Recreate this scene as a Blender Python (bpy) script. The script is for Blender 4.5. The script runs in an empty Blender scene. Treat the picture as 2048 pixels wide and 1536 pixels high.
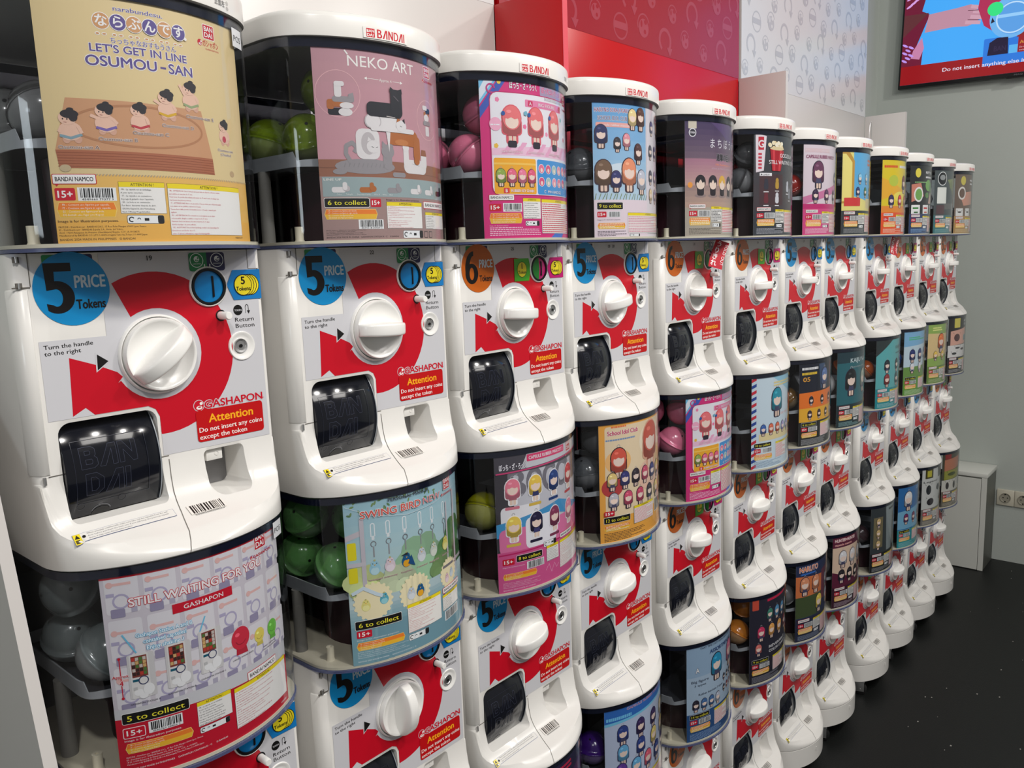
import bpy, bmesh, math, random
from mathutils import Vector, Matrix, Euler
from mathutils.geometry import tessellate_polygon
from mathutils.bvhtree import BVHTree
random.seed(7)
SC = bpy.context.scene
COLL = SC.collection
ZO = 1.37                                   # height of the first row's origin above the floor

# ------------------------------------------------------------------ camera
cam = bpy.data.cameras.new('camera'); camo = bpy.data.objects.new('camera', cam); COLL.objects.link(camo)
cam.sensor_fit = 'HORIZONTAL'; cam.sensor_width = 36.0; cam.lens = 36.0 * 1643.2 / 2048
cam.clip_start = 0.05
camo.location = (-0.43616, -0.91461, 0.21295 + ZO)
camo.rotation_euler = Euler((math.radians(81.1735), math.radians(2.0498), math.radians(-48.9404)), 'XYZ')
SC.camera = camo
# ------------------------------------------------------------------ world, lights, exposure
w = bpy.data.worlds.new('world'); SC.world = w; w.use_nodes = True
w.node_tree.nodes['Background'].inputs[0].default_value = (1.0, 0.97, 0.93, 1)
w.node_tree.nodes['Background'].inputs[1].default_value = 0.36
def area(name, loc, size, power, col=(1, .965, .92), rot=(0, 0, 0), sy=None):
    l = bpy.data.lights.new(name, 'AREA'); l.energy = power; l.color = col
    if sy: l.shape = 'RECTANGLE'; l.size = size; l.size_y = sy
    else: l.shape = 'DISK'; l.size = size
    o = bpy.data.objects.new(name, l); COLL.objects.link(o); o.location = loc; o.rotation_euler = rot
    return o
for i, x in enumerate((-0.9, 0.35, 1.6, 2.85)):
    area('ceiling_spot_light', (x, -1.65, 3.15), 0.16, 34, rot=(math.radians(38), 0, 0))
for i, x in enumerate((0.3, 2.0)):
    area('ceiling_panel_light', (x, -2.3, 3.2), 1.2, 34, rot=(math.radians(30), 0, 0), sy=0.6)
area('side_light_box', (-2.15, -.85, 1.92), 0.45, 9, (.86, .95, 1.0), rot=(0, math.radians(-90), 0), sy=0.5).rotation_euler = (0, math.radians(-96), 0)
SC.view_settings.view_transform = 'Standard'; SC.view_settings.look = 'None'
SC.view_settings.gamma = 1.0; SC.view_settings.use_curve_mapping = False
SC.view_settings.exposure = -0.84
try:
    SC.cycles.use_denoising = True
    SC.cycles.transparent_max_bounces = 32
    SC.cycles.max_bounces = 8
except Exception: pass

# ------------------------------------------------------------------ colour and material helpers
def s2l(c):
    c = c / 255.0
    return c / 12.92 if c <= 0.04045 else ((c + 0.055) / 1.055) ** 2.4
def L3(c): return (s2l(c[0]), s2l(c[1]), s2l(c[2]), 1.0)
MATS = {}
def plastic(name, col, rough=0.35, bump=0.0, scale=60, metal=0.0, var=0.03, coat=0.0, trans=0.0, ior=1.45):
    m = bpy.data.materials.new(name); m.use_nodes = True; nt = m.node_tree; b = nt.nodes['Principled BSDF']
    tc = nt.nodes.new('ShaderNodeTexCoord'); n = nt.nodes.new('ShaderNodeTexNoise'); n.inputs['Scale'].default_value = scale
    nt.links.new(tc.outputs['Object'], n.inputs['Vector'])
    mx = nt.nodes.new('ShaderNodeMixRGB'); c = L3(col)
    mx.inputs[1].default_value = tuple(v * (1 - var) for v in c[:3]) + (1,)
    mx.inputs[2].default_value = tuple(min(1, v * (1 + var)) for v in c[:3]) + (1,)
    nt.links.new(n.outputs['Fac'], mx.inputs[0]); nt.links.new(mx.outputs[0], b.inputs['Base Color'])
    b.inputs['Roughness'].default_value = rough; b.inputs['Metallic'].default_value = metal
    b.inputs['Coat Weight'].default_value = coat; b.inputs['Transmission Weight'].default_value = trans; b.inputs['IOR'].default_value = ior
    if bump:
        bp = nt.nodes.new('ShaderNodeBump'); bp.inputs['Strength'].default_value = bump; bp.inputs['Distance'].default_value = 0.002
        nt.links.new(n.outputs['Fac'], bp.inputs['Height']); nt.links.new(bp.outputs[0], b.inputs['Normal'])
    MATS[name] = m
    return m
def clear(name, tint, base_alpha=0.0, col=(200, 200, 200), rough=0.03):
    """thin clear plastic: tinted see-through with a fresnel gloss, partly a coloured body"""
    m = bpy.data.materials.new(name); m.use_nodes = True; nt = m.node_tree; nt.nodes.clear()
    out = nt.nodes.new('ShaderNodeOutputMaterial'); tr = nt.nodes.new('ShaderNodeBsdfTransparent'); tr.inputs[0].default_value = tuple(tint) + (1,)
    gl = nt.nodes.new('ShaderNodeBsdfGlossy'); gl.inputs['Roughness'].default_value = rough
    lw = nt.nodes.new('ShaderNodeLayerWeight'); lw.inputs[0].default_value = 0.5
    pw = nt.nodes.new('ShaderNodeMath'); pw.operation = 'POWER'; pw.inputs[1].default_value = 5.0; nt.links.new(lw.outputs['Facing'], pw.inputs[0])
    fr = nt.nodes.new('ShaderNodeMath'); fr.operation = 'MULTIPLY_ADD'; fr.inputs[1].default_value = 0.8; fr.inputs[2].default_value = 0.028; nt.links.new(pw.outputs[0], fr.inputs[0])
    nz = nt.nodes.new('ShaderNodeTexNoise'); nz.inputs['Scale'].default_value = 9; tcn = nt.nodes.new('ShaderNodeTexCoord')
    nt.links.new(tcn.outputs['Object'], nz.inputs['Vector'])
    bp = nt.nodes.new('ShaderNodeBump'); bp.inputs['Strength'].default_value = 0.06; bp.inputs['Distance'].default_value = 0.01
    nt.links.new(nz.outputs['Fac'], bp.inputs['Height']); nt.links.new(bp.outputs[0], gl.inputs['Normal'])
    mx = nt.nodes.new('ShaderNodeMixShader')
    src = tr.outputs[0]
    if base_alpha > 0:
        pb = nt.nodes.new('ShaderNodeBsdfPrincipled'); pb.inputs['Base Color'].default_value = L3(col); pb.inputs['Roughness'].default_value = 0.2
        m2 = nt.nodes.new('ShaderNodeMixShader'); m2.inputs[0].default_value = base_alpha
        nt.links.new(tr.outputs[0], m2.inputs[1]); nt.links.new(pb.outputs[0], m2.inputs[2]); src = m2.outputs[0]
    nt.links.new(fr.outputs[0], mx.inputs[0]); nt.links.new(src, mx.inputs[1]); nt.links.new(gl.outputs[0], mx.inputs[2])
    nt.links.new(mx.outputs[0], out.inputs[0]); MATS[name] = m
    return m
def printed(name, rough=0.4, emit=0.0):
    m = bpy.data.materials.new(name); m.use_nodes = True; nt = m.node_tree; b = nt.nodes['Principled BSDF']
    a = nt.nodes.new('ShaderNodeVertexColor'); a.layer_name = 'Col'
    b.inputs['Roughness'].default_value = rough
    if emit:
        b.inputs['Base Color'].default_value = (0.01, 0.01, 0.01, 1)
        nt.links.new(a.outputs['Color'], b.inputs['Emission Color']); b.inputs['Emission Strength'].default_value = emit
    else:
        nt.links.new(a.outputs['Color'], b.inputs['Base Color'])
    MATS[name] = m
    return m
BODY = plastic('white_housing_plastic', (228, 226, 222), 0.28, var=0.015, coat=0.2)
KNOB = plastic('white_knob_plastic', (238, 237, 234), 0.25, var=0.01, coat=0.2)
SEAM = plastic('seam_shadow_gap', (104, 100, 94), 0.7)
NAVY = plastic('smoked_navy_plastic', (17, 19, 27), 0.12, var=0.1, coat=0.3)
CREAM = plastic('cream_floor_plastic', (214, 206, 182), 0.45)
DARK = plastic('black_inner_plastic', (17, 15, 20), 0.4)
MAROON = plastic('dark_maroon_drum_plastic', (52, 22, 32), 0.35)
DGREY = plastic('grey_cup_plastic', (122, 121, 122), 0.4)
STEEL = plastic('brushed_steel', (205, 205, 205), 0.38, metal=1.0, scale=200)
BLACK = plastic('black_plastic', (14, 14, 15), 0.35)
RUBBER = plastic('black_rubber', (22, 22, 23), 0.7)
BLUEP = plastic('blue_slot_plastic', (10, 130, 200), 0.15, coat=0.4)
GREENP = plastic('green_slot_plastic', (40, 130, 50), 0.15, coat=0.4)
MAGP = plastic('magenta_slot_plastic', (190, 20, 110), 0.15, coat=0.4)
WIN = clear('clear_window_plastic', (0.95, 0.96, 0.975))
RIM = clear('blue_edge_window_plastic', (0.5, 0.56, 0.78), 0.5, (104, 112, 150))
TOPRIM = clear('navy_edge_window_plastic', (0.2, 0.25, 0.45), 0.7, (22, 27, 48))
TRAY = clear('smoked_grey_tray_plastic', (0.55, 0.56, 0.58), 0.65, (186, 190, 194))
SMOKE = clear('smoked_back_plastic', (0.4, 0.4, 0.43), 0.35, (46, 44, 50))
PRINT = printed('printed_paper', 0.45)
STICK = printed('glossy_printed_sticker', 0.3)

# ------------------------------------------------------------------ mesh helpers
def mesh(name, V, F, mats, smooth=False, fm=None):
    me = bpy.data.meshes.new(name); me.from_pydata(V, [], F)
    for m in (mats if isinstance(mats, (list, tuple)) else [mats]): me.materials.append(m)
    if fm: me.polygons.foreach_set('material_index', fm)
    if smooth: me.shade_smooth() if hasattr(me, 'shade_smooth') else None
    me.update(); return me
def obj(name, me, parent=None, loc=None, rot=None):
    o = bpy.data.objects.new(name, me); COLL.objects.link(o)
    if parent: o.parent = parent
    if loc: o.location = loc
    if rot: o.rotation_euler = rot
    return o
def tag(o, label=None, cat=None, group=None, kind=None):
    if label: o['label'] = label
    if cat: o['category'] = cat
    if group: o['group'] = group
    if kind: o['kind'] = kind
    return o
def empty(name, loc, rz=0, **k):
    o = bpy.data.objects.new(name, None); COLL.objects.link(o); o.location = loc; o.rotation_euler = (0, 0, rz); o.empty_display_size = 0.05
    return tag(o, **k)
class MB:
    def __init__(s): s.V = []; s.F = []; s.M = []
    def add(s, V, F, mi=0):
        n = len(s.V); s.V += [tuple(v) for v in V]; s.F += [tuple(i + n for i in f) for f in F]; s.M += [mi] * len(F)
    def box(s, x0, x1, y0, y1, z0, z1, mi=0):
        s.add([(x0, y0, z0), (x1, y0, z0), (x1, y1, z0), (x0, y1, z0), (x0, y0, z1), (x1, y0, z1), (x1, y1, z1), (x0, y1, z1)],
              [(0, 3, 2, 1), (4, 5, 6, 7), (0, 1, 5, 4), (1, 2, 6, 5), (2, 3, 7, 6), (3, 0, 4, 7)], mi)
    def bbox(s, x0, x1, y0, y1, z0, z1, r=0.002, mi=0):
        """box with bevelled edges"""
        bm = bmesh.new(); bmesh.ops.create_cube(bm, size=1)
        for v in bm.verts: v.co = Vector(((x0 + x1) / 2 + v.co.x * (x1 - x0), (y0 + y1) / 2 + v.co.y * (y1 - y0), (z0 + z1) / 2 + v.co.z * (z1 - z0)))
        bmesh.ops.bevel(bm, geom=list(bm.edges), offset=r, segments=2, affect='EDGES', profile=0.5)
        bm.verts.ensure_lookup_table(); s.add([v.co[:] for v in bm.verts], [[v.index for v in f.verts] for f in bm.faces], mi); bm.free()
    def loft(s, rings, closed=True, cap0=False, cap1=False, mi=0):
        n = len(rings[0]); base = len(s.V)
        for r in rings: s.V += [tuple(p) for p in r]
        F = []
        for k in range(len(rings) - 1):
            for i in range(n if closed else n - 1):
                j = (i + 1) % n; F.append((base + k * n + i, base + k * n + j, base + (k + 1) * n + j, base + (k + 1) * n + i))
        if cap0: F.append(tuple(base + i for i in range(n))[::-1])
        if cap1: F.append(tuple(base + (len(rings) - 1) * n + i for i in range(n)))
        s.F += F; s.M += [mi] * len(F)
    def lathe(s, prof, c=(0, 0, 0), axis='y', n=40, mi=0, cap=True):
        R = []
        for r, h in prof:
            ring = []
            for i in range(n):
                a = 2 * math.pi * i / n; u = r * math.cos(a); v = r * math.sin(a)
                ring.append((c[0] + u, c[1] + h, c[2] + v) if axis == 'y' else ((c[0] + u, c[1] + v, c[2] + h) if axis == 'z' else (c[0] + h, c[1] + u, c[2] + v)))
            R.append(ring)
        s.loft(R, True, cap and prof[0][0] > 1e-5, cap and prof[-1][0] > 1e-5, mi)
    def mesh(s, name, mats, smooth=False, angle=None, recalc=True):
        me = mesh(name, s.V, s.F, mats, False, s.M)
        bm = bmesh.new(); bm.from_mesh(me)
        bmesh.ops.remove_doubles(bm, verts=bm.verts, dist=1e-6)
        if recalc: bmesh.ops.recalc_face_normals(bm, faces=bm.faces)
        if smooth:
            for f in bm.faces: f.smooth = True
            if angle:
                for e in bm.edges:
                    if len(e.link_faces) == 2 and e.calc_face_angle(0) > math.radians(angle): e.smooth = False
        bm.to_mesh(me); bm.free(); me.update(); return me

# ------------------------------------------------------------------ print kit: flat artwork in millimetres laid on a surface
GL = {}
def glyphs(s, bold=0.0, res=2):
    k = (s, bold, res)
    if k in GL: return GL[k]
    c = bpy.data.curves.new('t', 'FONT'); c.body = s; c.size = 1.0; c.resolution_u = res; c.offset = bold; c.fill_mode = 'FRONT'
    o = bpy.data.objects.new('t', c); COLL.objects.link(o)
    me = o.to_mesh(); V = [(v.co.x, v.co.y) for v in me.vertices]; T = []
    for p in me.polygons:
        vs = list(p.vertices)
        for i in range(1, len(vs) - 1): T.append((vs[0], vs[i], vs[i + 1]))
    o.to_mesh_clear(); bpy.data.objects.remove(o); bpy.data.curves.remove(c)
    if not V: V = [(0, 0)]
    x0 = min(v[0] for v in V); x1 = max(v[0] for v in V); sc = 1 / 0.69
    V = [((v[0] - x0) * sc, v[1] * sc) for v in V]
    GL[k] = (V, T, (x1 - x0) * sc); return GL[k]
def clipx(poly, x0, keep_right):
    out = []
    n = len(poly)
    for i in range(n):
        a = poly[i]; b = poly[(i + 1) % n]
        ia = (a[0] >= x0) == keep_right or a[0] == x0; ib = (b[0] >= x0) == keep_right or b[0] == x0
        if ia: out.append(a)
        if ia != ib and abs(b[0] - a[0]) > 1e-9:
            t = (x0 - a[0]) / (b[0] - a[0]); out.append((x0, a[1] + t * (b[1] - a[1])))
    return out
class Art:
    def __init__(s, strip=None): s.P = []; s.strip = strip; s.B = []
    def lay(s, pts):
        """painter's order: one step above everything printed earlier that it overlaps"""
        x0 = min(p[0] for p in pts) + .02; x1 = max(p[0] for p in pts) - .02; z0 = min(p[1] for p in pts) + .02; z1 = max(p[1] for p in pts) - .02
        L = 0
        for b in s.B:
            if b[4] > L and b[0] < x1 and b[2] > x0 and b[1] < z1 and b[3] > z0: L = b[4]
        s.B.append((x0, z0, x1, z1, math.floor(L) + 2)); return math.floor(L) + 1
    def conv(s, pts, col, L):
        if s.strip:
            x0 = min(p[0] for p in pts); x1 = max(p[0] for p in pts)
            if x1 - x0 > s.strip * 1.5:
                for i in range(math.floor(x0 / s.strip), math.ceil(x1 / s.strip)):
                    q = clipx(pts, i * s.strip, True) if x0 < i * s.strip else list(pts)
                    if len(q) > 2 and x1 > (i + 1) * s.strip: q = clipx(q, (i + 1) * s.strip, False)
                    if len(q) > 2: s.P.append((q, col, L))
                return
        s.P.append((list(pts), col, L))
    def nl(s): return s
    def poly(s, pts, col):
        L = s.lay(pts)
        for t in tessellate_polygon([[Vector((p[0], p[1], 0)) for p in pts]]): s.conv([pts[t[0]], pts[t[1]], pts[t[2]]], col, L)
    def cvx(s, pts, col): s.conv(pts, col, s.lay(pts))
    def rect(s, x0, z0, x1, z1, col): s.cvx([(x0, z0), (x1, z0), (x1, z1), (x0, z1)], col)
    def rr(s, x0, z0, x1, z1, r, col):
        pts = []
        for cx, cz, a0 in ((x1 - r, z1 - r, 0), (x0 + r, z1 - r, 90), (x0 + r, z0 + r, 180), (x1 - r, z0 + r, 270)):
            for k in range(4):
                a = math.radians(a0 + 30 * k); pts.append((cx + r * math.cos(a), cz + r * math.sin(a)))
        s.cvx(pts, col)
    def ell(s, cx, cz, rx, rz, col, n=20, rot=0):
        c, d = math.cos(rot), math.sin(rot)
        s.cvx([(cx + rx * math.cos(2 * math.pi * i / n) * c - rz * math.sin(2 * math.pi * i / n) * d,
                cz + rx * math.cos(2 * math.pi * i / n) * d + rz * math.sin(2 * math.pi * i / n) * c) for i in range(n)], col)
    def arc(s, cx, cz, r0, r1, a0, a1, col, n=20, fx=1.0):
        Q = []
        for i in range(n):
            t0 = math.radians(a0 + (a1 - a0) * i / n); t1 = math.radians(a0 + (a1 - a0) * (i + 1) / n)
            Q.append([(cx + fx * r * math.cos(t), cz + r * math.sin(t)) for r, t in ((r0, t0), (r1, t0), (r1, t1), (r0, t1))])
        L = s.lay([p for q in Q for p in q])
        for q in Q: s.conv(q, col, L)
    def seg(s, a, b, w):
        d = math.hypot(b[0] - a[0], b[1] - a[1]) or 1; nx, nz = -(b[1] - a[1]) / d * w / 2, (b[0] - a[0]) / d * w / 2
        return [(a[0] + nx, a[1] + nz), (a[0] - nx, a[1] - nz), (b[0] - nx, b[1] - nz), (b[0] + nx, b[1] + nz)]
    def line(s, x0, z0, x1, z1, w, col): s.cvx(s.seg((x0, z0), (x1, z1), w), col)
    def path(s, pts, w, col):
        Q = [s.seg(a, b, w) for a, b in zip(pts, pts[1:])]
        for p in pts[1:-1]: Q.append([(p[0] + w / 2 * math.cos(k), p[1] + w / 2 * math.sin(k)) for k in (0, 1.05, 2.1, 3.14, 4.2, 5.24)])
        L = s.lay([p for q in Q for p in q])
        for i, q in enumerate(Q): s.conv(q, col, L + i % 3 * .12 + (.4 if i >= len(pts) - 1 else 0))
    def grad(s, x0, z0, x1, z1, c0, c1, n=12):
        for i in range(n):
            t = (i + .5) / n; s.rect(x0, z0 + (z1 - z0) * i / n, x1, z0 + (z1 - z0) * (i + 1) / n, tuple(c0[k] + (c1[k] - c0[k]) * t for k in range(3)))
    def text(s, t, x, z, h, col, w=None, al='l', bold=0.0, res=2, rot=0, sx=1.0, halo=None, hw=0.06):
        """bold and halo are printed as slightly shifted copies in one layer"""
        if h > 7: res = max(res, 5)
        V, T, W = glyphs(t, 0.0, res)
        if not T: return
        f = w / W if w else h * sx
        off = {'l': 0, 'c': -W * f / 2, 'r': -W * f}[al]; ca, sa = math.cos(rot), math.sin(rot)
        def put(col, dx, dz, L): 
            pts = [(x + dx + (v[0] * f + off) * ca - v[1] * h * sa, z + dz + (v[0] * f + off) * sa + v[1] * h * ca) for v in V]
            if L is None: L = s.lay([(min(p[0] for p in pts) - h * .08, min(p[1] for p in pts) - h * .08), (max(p[0] for p in pts) + h * .08, max(p[1] for p in pts) + h * .08)])
            for a in T: s.P.append(([pts[a[0]], pts[a[1]], pts[a[2]]], col, L))
            return L + .12      # the copies never lie in exactly one plane
        b = bold * h * .75
        if halo is not None:
            L = None; r = b + max(.25, hw * h * 1.1)
            for k in range(8): L = put(halo, r * math.cos(k * .785), r * math.sin(k * .785), L)
        if b < .04: put(col, 0, 0, None)
        else:
            L = put(col, -b, 0, None); L = put(col, b, 0, L)
            if bold > .035: L = put(col, 0, b * .8, L); put(col, 0, -b * .8, L)
    def mesh(s, name, mat, mp, step=0.00005, zs=None):
        V = []; F = []; C = []; PP = s.P
        if zs:
            PP = []
            for pts, col, L in s.P:
                sw = [(p[1], p[0]) for p in pts]; z0 = min(p[0] for p in sw); z1 = max(p[0] for p in sw)
                for i in range(math.floor(z0 / zs), math.ceil(z1 / zs)):
                    q = clipx(sw, i * zs, True) if z0 < i * zs else list(sw)
                    if len(q) > 2 and z1 > (i + 1) * zs: q = clipx(q, (i + 1) * zs, False)
                    if len(q) > 2: PP.append(([(p[1], p[0]) for p in q], col, L))
        for pts, col, L in PP:
            n = len(V)
            ar = sum(pts[i][0] * pts[(i + 1) % len(pts)][1] - pts[(i + 1) % len(pts)][0] * pts[i][1] for i in range(len(pts)))
            if abs(ar) < 1e-7: continue
            if ar < 0: pts = pts[::-1]
            V += [mp(p[0] * .001, p[1] * .001, 0.0003 + L * step) for p in pts]; F.append(tuple(range(n, n + len(pts)))); C.append((L3(col), len(pts)))
        me = mesh(name, V, F, mat)
        ca = me.color_attributes.new('Col', 'BYTE_COLOR', 'CORNER'); buf = []
        for c, n in C: buf += [c[0], c[1], c[2], 1.0] * n
        ca.data.foreach_set('color', buf); me.update(); return me
def mp_panel(x, z, o): return (x, -o, z)
R_ = 0.19; PF = -0.0700
def mp_poster(a, z, o):
    t = a / R_; r = R_ + o
    return (r * math.sin(t), PF + R_ - r * math.cos(t), z)

# lettering of the maker's logo: strokes on a unit grid, cap height 1
def logo_letters(A, word, x, z, h, w, col, grow=0.0):
    """maker's lettering from plain polygons; word is stretched to width w"""
    SH = {'B': ([[(0, 0), (.22, 0), (.22, 1), (0, 1)], [(.2, 0), (.6, 0), (.78, .12), (.78, .4), (.66, .52), (.2, .52), (.2, .42), (.52, .42), (.56, .36), (.56, .24), (.5, .18), (.2, .18)], [(.2, .48), (.6, .48), (.72, .6), (.72, .88), (.56, 1), (.2, 1), (.2, .82), (.46, .82), (.5, .76), (.5, .68), (.46, .62), (.2, .62)]], .9),
          'A': ([[(-.02, 0), (.24, 0), (.62, .78), (.62, 0), (.84, 0), (.84, 1), (.5, 1)]], .96), 'N': ([[(0, 0), (.21, 0), (.21, .62), (.64, 0), (.86, 0), (.86, 1), (.65, 1), (.65, .38), (.22, 1), (0, 1)]], .98),
          'D': ([[(0, 0), (.22, 0), (.22, 1), (0, 1)], [(.2, 0), (.5, 0), (.8, .25), (.8, .75), (.5, 1), (.2, 1), (.2, .82), (.44, .82), (.58, .68), (.58, .32), (.44, .18), (.2, .18)]], .9), 'I': ([[(0, 0), (.22, 0), (.22, 1), (0, 1)]], .3)}
    tot = sum(SH[c][1] for c in word); f = w / tot; Q = []; ox = 0
    for c in word:
        for p in SH[c][0]: Q.append([(x + (ox + q[0]) * f, z + q[1] * h) for q in p])
        ox += SH[c][1]
    L = A.lay([(x - 1, z - 1), (x + w + 1, z + h + 1)])
    for dx, dz in ([(0, 0)] if not grow else [(grow * math.cos(k * .785), grow * math.sin(k * .785)) for k in range(8)]):
        for p in Q:
            L += .015
            for t in tessellate_polygon([[Vector((q[0], q[1], 0)) for q in p]]): A.P.append(([(p[a][0] + dx, p[a][1] + dz) for a in t], col, L))
def bandai_word(A, x, z, h, col, sx=0.8):
    w = 0.21
    def P(pts): A.poly([(x + p[0] * h * sx, z + p[1] * h) for p in pts], col)
    A.text('B', x, z, h, col, w=0.78 * h * sx, bold=0.035); ox = 1.0
    def AA(ox): P([(ox - .02, 0), (ox + .24, 0), (ox + .62, .78), (ox + .62, 0), (ox + .84, 0), (ox + .84, 1), (ox + .5, 1)])
    def NN(ox): P([(ox, 0), (ox + w, 0), (ox + w, .62), (ox + .64, 0), (ox + .86, 0), (ox + .86, 1), (ox + .65, 1), (ox + .65, .38), (ox + .22, 1), (ox, 1)])
    AA(0.92); NN(1.93)
    A.text('D', x + 2.98 * h * sx, z, h, col, w=0.8 * h * sx, bold=0.035)
    AA(3.86); P([(4.86, 0), (4.86 + w, 0), (4.86 + w, 1), (4.86, 1)])
    return 5.08 * h * sx
def bandai_mark(A, x0, z0, x1, z1, red=(200, 16, 40), white=(245, 240, 236)):
    W = x1 - x0; H = z1 - z0
    A.rr(x0 - W * .05, z0 - H * .05, x1 + W * .05, z1 + H * .05, W * .08, white); A.rr(x0, z0, x1, z1, W * .06, red)
    A.text('BAN', x0 + W * .1, z0 + H * .55, H * .34, white, w=W * .8, bold=.05); A.text('DAI', x0 + W * .1, z0 + H * .11, H * .34, white, w=W * .74, bold=.05)
def egg_mark(A, cx, cz, r, red=(200, 16, 40), white=(240, 236, 232)):
    A.ell(cx, cz, r, r, red); A.ell(cx + r * .05, cz - r * .42, r * .62, r * .36, white)
    A.ell(cx + r * .5, cz + r * .35, r * .32, r * .3, white); A.ell(cx + r * .12, cz - r * .3, r * .34, r * .13, red)
def gashapon(A, x, z, h, w, red=(200, 16, 40), mark=True, halo=None):
    r = h * .72
    if mark:
        if halo: A.ell(x + r, z + h * .5, r * 1.12, r * 1.12, halo)
        egg_mark(A, x + r, z + h * .5, r, red)
        x += r * 2.2; w -= r * 2.2
    if halo: A.text('GASHAPON', x, z, h, halo, w=w, bold=.06, halo=halo, hw=.08)
    A.text('GASHAPON', x, z, h, red, w=w, bold=.06)
def barcode(A, x0, z0, x1, z1, num='', seed=1, white=(240, 240, 238), ink=(25, 25, 25), n=30):
    rn = random.Random(seed); A.rect(x0, z0, x1, z1, white); W = x1 - x0; H = z1 - z0; x = x0 + W * .07
    b = z0 + H * (.24 if num else .06)
    L = A.lay([(x0, z0), (x1, z1)])
    while x < x1 - W * .07:
        q = W / n * rn.choice((.45, .5, .9, 1.2)); e = min(x + q, x1 - W * .05); A.P.append(([(x, b), (e, b), (e, z1 - H * .06), (x, z1 - H * .06)], ink, L)); x += q + W / n * rn.choice((.5, .6, 1.0))
    if num: A.text(num, x0 + W * .1, z0 + H * .05, H * .15, ink, w=W * .82, res=1)
def namco(A, x0, z0, x1, z1, fill=(245, 240, 235), ink=(25, 25, 28), edge=(200, 20, 45)):
    A.rr(x0, z0, x1, z1, 1.2, edge); A.poly([(x0 + 1, z0 + 2), (x0 + 6, z0 + 1), (x0 + 3.5, z0 - 2)], edge); A.rr(x0 + .7, z0 + .7, x1 - .7, z1 - .7, .8, fill)
    A.text('BANDAI NAMCO', (x0 + x1) / 2, z0 + (z1 - z0) * .3, (z1 - z0) * .42, ink, w=(x1 - x0) * .86, al='c', bold=.02)
def age(A, x0, z0, x1, z1, edge=None):
    if edge: A.rr(x0 - .8, z0 - .8, x1 + .8, z1 + .8, 1.8, edge)
    A.rr(x0, z0, x1, z1, 1.4, (205, 18, 45)); A.text('15+', (x0 + x1) / 2, z0 + (z1 - z0) * .24, (z1 - z0) * .54, (250, 245, 240), w=(x1 - x0) * .72, al='c', bold=.05)
def fine(A, lines, x, z, h, lh, w, col, res=1, bold=.012):
    for i, t in enumerate(lines):
        if t: A.text(t, x, z - i * lh, h, col, w=min(w, glyphs(t, 0, res)[2] * h * .95), res=res, bold=bold)
def bars(A, x0, z0, x1, z1, n, col, th=.45, seed=3):
    rn = random.Random(seed); H = (z1 - z0) / n; L = A.lay([(x0, z0), (x1, z1)])
    for i in range(n):
        z = z1 - (i + .5) * H; xx = x0; e = x0 + (x1 - x0) * rn.choice((1, .97, .9, 1, .6))
        while xx < e - 1.0:
            q = rn.uniform(2.2, 6); A.P.append(([(xx, z - H * th / 2), (min(xx + q, e), z - H * th / 2), (min(xx + q, e), z + H * th / 2), (xx, z + H * th / 2)], col, L)); xx += q + .9
def hexbox(A, x0, z0, x1, z1, detail):
    m = (z0 + z1) / 2; d = 2.4
    A.poly([(x0, m), (x0 + d, z1), (x1 - d, z1), (x1, m), (x1 - d, z0), (x0 + d, z0)], (246, 214, 120))
    A.poly([(x0 + .8, m), (x0 + d + .3, z1 - .6), (x1 - d - .3, z1 - .6), (x1 - .8, m)], (240, 130, 45)); A.poly([(x0 + .8, m), (x1 - .8, m), (x1 - d - .3, z0 + .6), (x0 + d + .3, z0 + .6)], (240, 185, 50))
    if detail: fine(A, ['· FR - Contient une figurine par capsule.', '· IT - Contiene una figura in ogni capsula.', '· ES - Contiene una figura por bola.', '· DE-Enthält eine Figur pro Kapsel.'], x0 + 4, z1 - (z1 - z0) * .24, (z1 - z0) * .13, (z1 - z0) * .22, x1 - x0 - 7, (252, 244, 226))
    else: bars(A, x0 + 4, z0 + 1, x1 - 3, z1 - 1, 4, (250, 238, 210))
def attbox(A, x0, z0, x1, z1, ink, detail, n=9, lines=None, head='ATTENTION !'):
    A.rect(x0, z0, x1, z1, (60, 58, 40)); A.rect(x0 + .3, z0 + .3, x1 - .3, z1 - .3, (240, 236, 230)); hh = min(5.2, (z1 - z0) * .17)
    A.rect(x0 + .3, z1 - hh, x1 - .3, z1 - .3, (240, 215, 30)); A.text(head, (x0 + x1) / 2, z1 - hh * .8, hh * .55, (60, 55, 20), al='c', res=1, w=min((x1 - x0) * .5, 24))
    if lines: fine(A, lines, x0 + 1.5, z1 - hh - (z1 - z0 - hh) / (len(lines) + .3), (z1 - z0) / len(lines) * .40, (z1 - z0 - hh) / (len(lines) + .3), x1 - x0 - 3, ink)
    else: bars(A, x0 + 1.5, z0 + 1, x1 - 1.5, z1 - hh - .8, n, ink, seed=int(abs(x0) * 7) + 1)
def recyc(A, x0, z0, x1, z1, ink=(30, 30, 32), bg=(240, 240, 238)):
    A.rr(x0, z0, x1, z1, (z1 - z0) * .25, ink); A.rr(x0 + .4, z0 + .4, x1 - .4, z1 - .4, (z1 - z0) * .2, bg); H = z1 - z0; m = (z0 + z1) / 2
    A.arc(x0 + H * .5, m, H * .2, H * .32, 30, 300, ink, n=10); A.arc(x0 + H * 1.3, m, H * .12, H * .2, 0, 180, ink, n=8); A.rect(x0 + H * 1.9, m - H * .15, x0 + H * 2.4, m + H * .15, ink)
    A.rr(x1 - H * .75, z0 + .5, x1 - .5, z1 - .5, H * .15, ink)
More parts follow.
